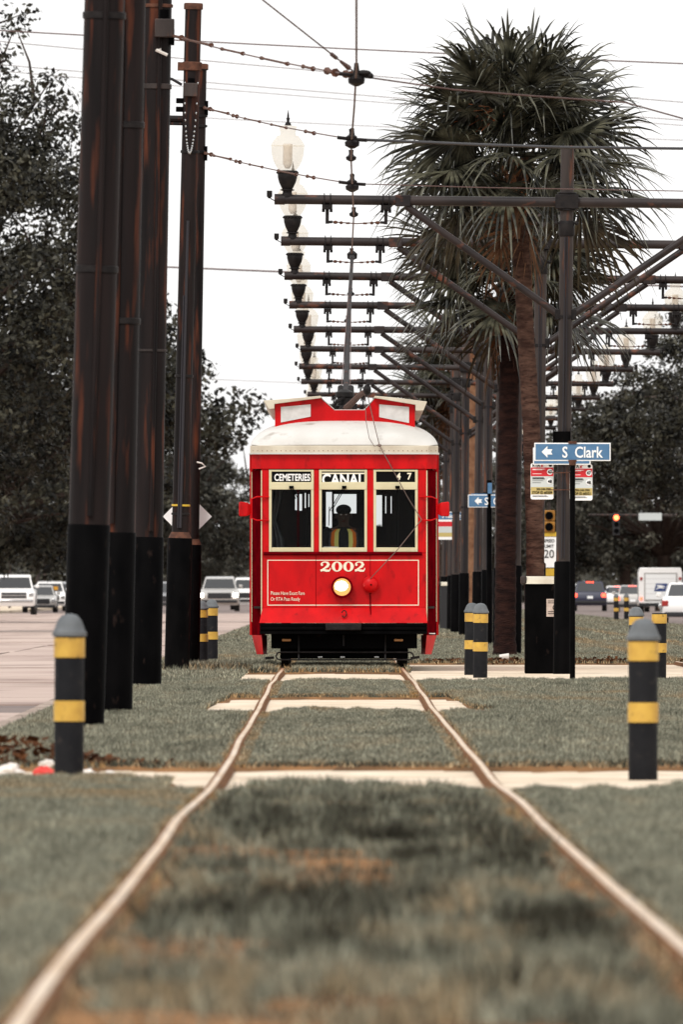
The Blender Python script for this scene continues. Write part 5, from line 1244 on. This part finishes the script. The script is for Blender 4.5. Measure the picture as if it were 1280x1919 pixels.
    bmp = MB(); y0_, y1_ = sorted((yy(L + .03), yy(L - .15))); bmp.box(-W * .46, W * .46, y0_, y1_, hz - .34, hz - .18); bmp.build('bumper', M['plastic'], t, bevel=.03)
    y0_, y1_ = sorted((yy(L + .02), yy(L - .02))); MB().box(-.16, .16, y0_, y1_, hz - .06, hz + .08).build('plate', M['white_print'], t)
    if not front and lit:
        zz = gh[2][1] - .06; y0_, y1_ = sorted((yy(s2 + .03), yy(s2 - .1))); MB().box(-.22, .22, y0_, y1_, zz - .05, zz + .03).build('brake_light', M['tail_lit'], t)
    return t
vehicle('parked_pickup', 'white pickup with black grille parked at the far left edge', 'pickup truck', 26, 800, 'pickup', M['car_white'])
vehicle('parked_car', 'silver car parked right behind the white pickup', 'car', 74, 880, 'sedan', M['car_silver'])
vehicle('parked_van', 'white and orange van in the parked row at left', 'van', 92, 935, 'suv', M['car_white'])
vehicle('parked_car', 'pale car at the far end of the parked row at left', 'car', 118, 1010, 'suv', M['car_grey'])
o = MB().box(-.62, .0, -.02, .05, .55, 1.1).box(.1, .5, -.02, .05, 1.2, 1.4).build('orange_panel', M['car_orange'], bpy.data.objects['parked_van'])
vehicle('oncoming_suv', 'silver oncoming SUV with lit headlights left of the streetcar', 'car', 411, 800, 'suv', M['car_silver'], True, True, zg=.05)
vehicle('oncoming_car', 'white oncoming car close to the left side of the streetcar', 'car', 466, 860, 'suv', M['car_white'], True, True, zg=.05)
vehicle('oncoming_car', 'oncoming car with one bluish headlight between two dark poles', 'car', 297, 830, 'sedan', M['car_grey'], True, True, zg=.05, lamp='head_blue')
vehicle('queued_suv', 'dark blue SUV with lit red brake lights', 'car', 1106, 940, 'suv', M['car_navy'], False, True)
vehicle('queued_car', 'small white car in front of the dark blue SUV', 'car', 1157, 1060, 'sedan', M['car_white'], False, True)
vehicle('queued_car', 'silver car with tail lights half hidden by the left side of the mail truck', 'car', 1186, 900, 'sedan', M['car_silver'], False, True)
vehicle('queued_car', 'white car cut by the right edge of the picture', 'car', 1291, 575, 'sedan', M['car_white'], False, False)
# mail truck, seen from behind
Ym = 800.; t = thing('mail_truck', 'boxy white mail truck with blue eagle emblem on its back', 'truck', (X(1238, Ym), Ym, -.115), group='cars and trucks on the street'); W = 1.05
MB().rings([[(-W, 0, .45), (W, 0, .45), (W, 0, 2.05), (W - .08, 0, 2.28), (-W + .08, 0, 2.28), (-W, 0, 2.05)], [(-W, 3.6, .45), (W, 3.6, .45), (W, 3.6, 2.05), (W - .08, 3.6, 2.28), (-W + .08, 3.6, 2.28), (-W, 3.6, 2.05)]]).build('body', M['car_white'], t, bevel=.03)
MB().box(-W + .05, W - .05, 3.55, 4.4, .45, 1.15).build('hood', M['car_white'], t, bevel=.05)
dr = MB().box(-.74, .74, -.03, .01, .75, 1.98).build('roll_door', M['white_print'], t); MB().frame(-.80, .80, .70, 2.04, .055, -.045, .01).build('door_frame', M['car_silver'], t)
for k in range(4): MB().box(-.72, .72, -.036, -.03, 1.02 + .24 * k, 1.032 + .24 * k).build('door_rib', M['car_silver'], dr)
MB().prism([(-.32, 1.14), (.24, 1.14), (.34, 1.52), (-.22, 1.52)], -.045, -.03).build('emblem', M['emblem_blue'], t, smooth=False)
MB().prism([(-.24, 1.44), (.02, 1.44), (.27, 1.34), (.05, 1.34), (.22, 1.26), (-.05, 1.30), (-.27, 1.20), (-.10, 1.36)], -.052, -.044).build('emblem_wing', M['white_print'], t, smooth=False)
MB().box(-W, W, -.14, .02, .42, .58).build('bumper', M['plastic'], t, bevel=.02)
for sx in (-1, 1):
    for z in (.78, 1.75): MB().box(sx * .94 - .06, sx * .94 + .06, -.03, .01, z - .07, z + .07).build('tail_light', M['tail_lit'] if z < 1 else M['tail_off'], t)
    for y in (.8, 3.2): MB().cyl((sx * (W - .25), y, .35), (sx * (W - .02), y, .35), .35, n=18).build('wheel', M['tyre'], t)
    MB().box(sx * (W + .02), sx * (W + .22), 3.2, 3.3, 1.45, 1.75).build('mirror', M['plastic'], t)

# ------------------------------------------------------------------ traffic signals far down the street
Yt = 890.; kt = F / Yt
t = thing('traffic_signal', 'mast arm with two lit red signals over the right roadway', 'traffic light', (21.5, Yt, -.1))
MB().cyl((0, 0, 0), (0, 0, 6.6), .14, .11, 12).build('pole', M['pole_grey'], t)
za = Z(970, Yt) + .1; MB().tube([(0, 0, za + .3), (-3.5, 0, za + .12), (-8.0, 0, za + .15)], [.10, .08, .05], 10).build('mast_arm', M['pole_grey'], t)
for px in (1155, 1069):
    x = X(px, Yt) - 21.5; h_ = MB().box(x - .19, x + .19, -.22, .02, za - .95, za + .25).build('signal_head', M['plastic'], t, bevel=.03)
    MB().cyl((x, -.22, za - .0), (x, -.26, za - .0), .14, n=16).build('red_lens', M['sig_red'], h_)
    for k in (1, 2): MB().cyl((x, -.22, za - .36 * k), (x, -.26, za - .36 * k), .14, n=16).build('dark_lens', M['black'], h_)
MB().box(X(1197, Yt) - 21.5, X(1240, Yt) - 21.5, -.16, -.13, za - .15, za + .25).build('name_sign', M['grey_print'], t)
t = thing('traffic_signal', 'mast arm with pale plates over the left roadway, left of the streetcar', 'traffic light', (-19.0, 1050, -.1)); kt = F / 1050
MB().cyl((0, 0, 0), (0, 0, 7.0), .14, .11, 12).build('pole', M['pole_grey'], t); za = Z(946, 1050)
MB().tube([(0, 0, za), (7, 0, za), (13.6, 0, za)], [.10, .08, .05], 10).build('mast_arm', M['pole_grey'], t)
for a, b_ in ((412, 432), (444, 471)): MB().box(X(a, 1050) + 19, X(b_, 1050) + 19, -.2, -.16, za - .28, za + .28).build('name_sign', M['grey_print'], t)
# thin posts on the left pavement
for px, Y, hp, lb in ((18, 1000, 3.2, 'thin grey post under the trees at the far left'), (70, 1020, 4.6, 'taller thin post under the left trees'), (84, 1040, 4.2, 'rightmost thin post under the left trees')):
    o = tag(MB().cyl((0, 0, 0), (0, 0, hp), .09, .07, 10).lathe([(.11, hp), (.12, hp + .05), (.04, hp + .1)], 10).build('street_post', M['pole_grey'], None), lb, 'post'); o.location = (X(px, Y), Y, -.02)
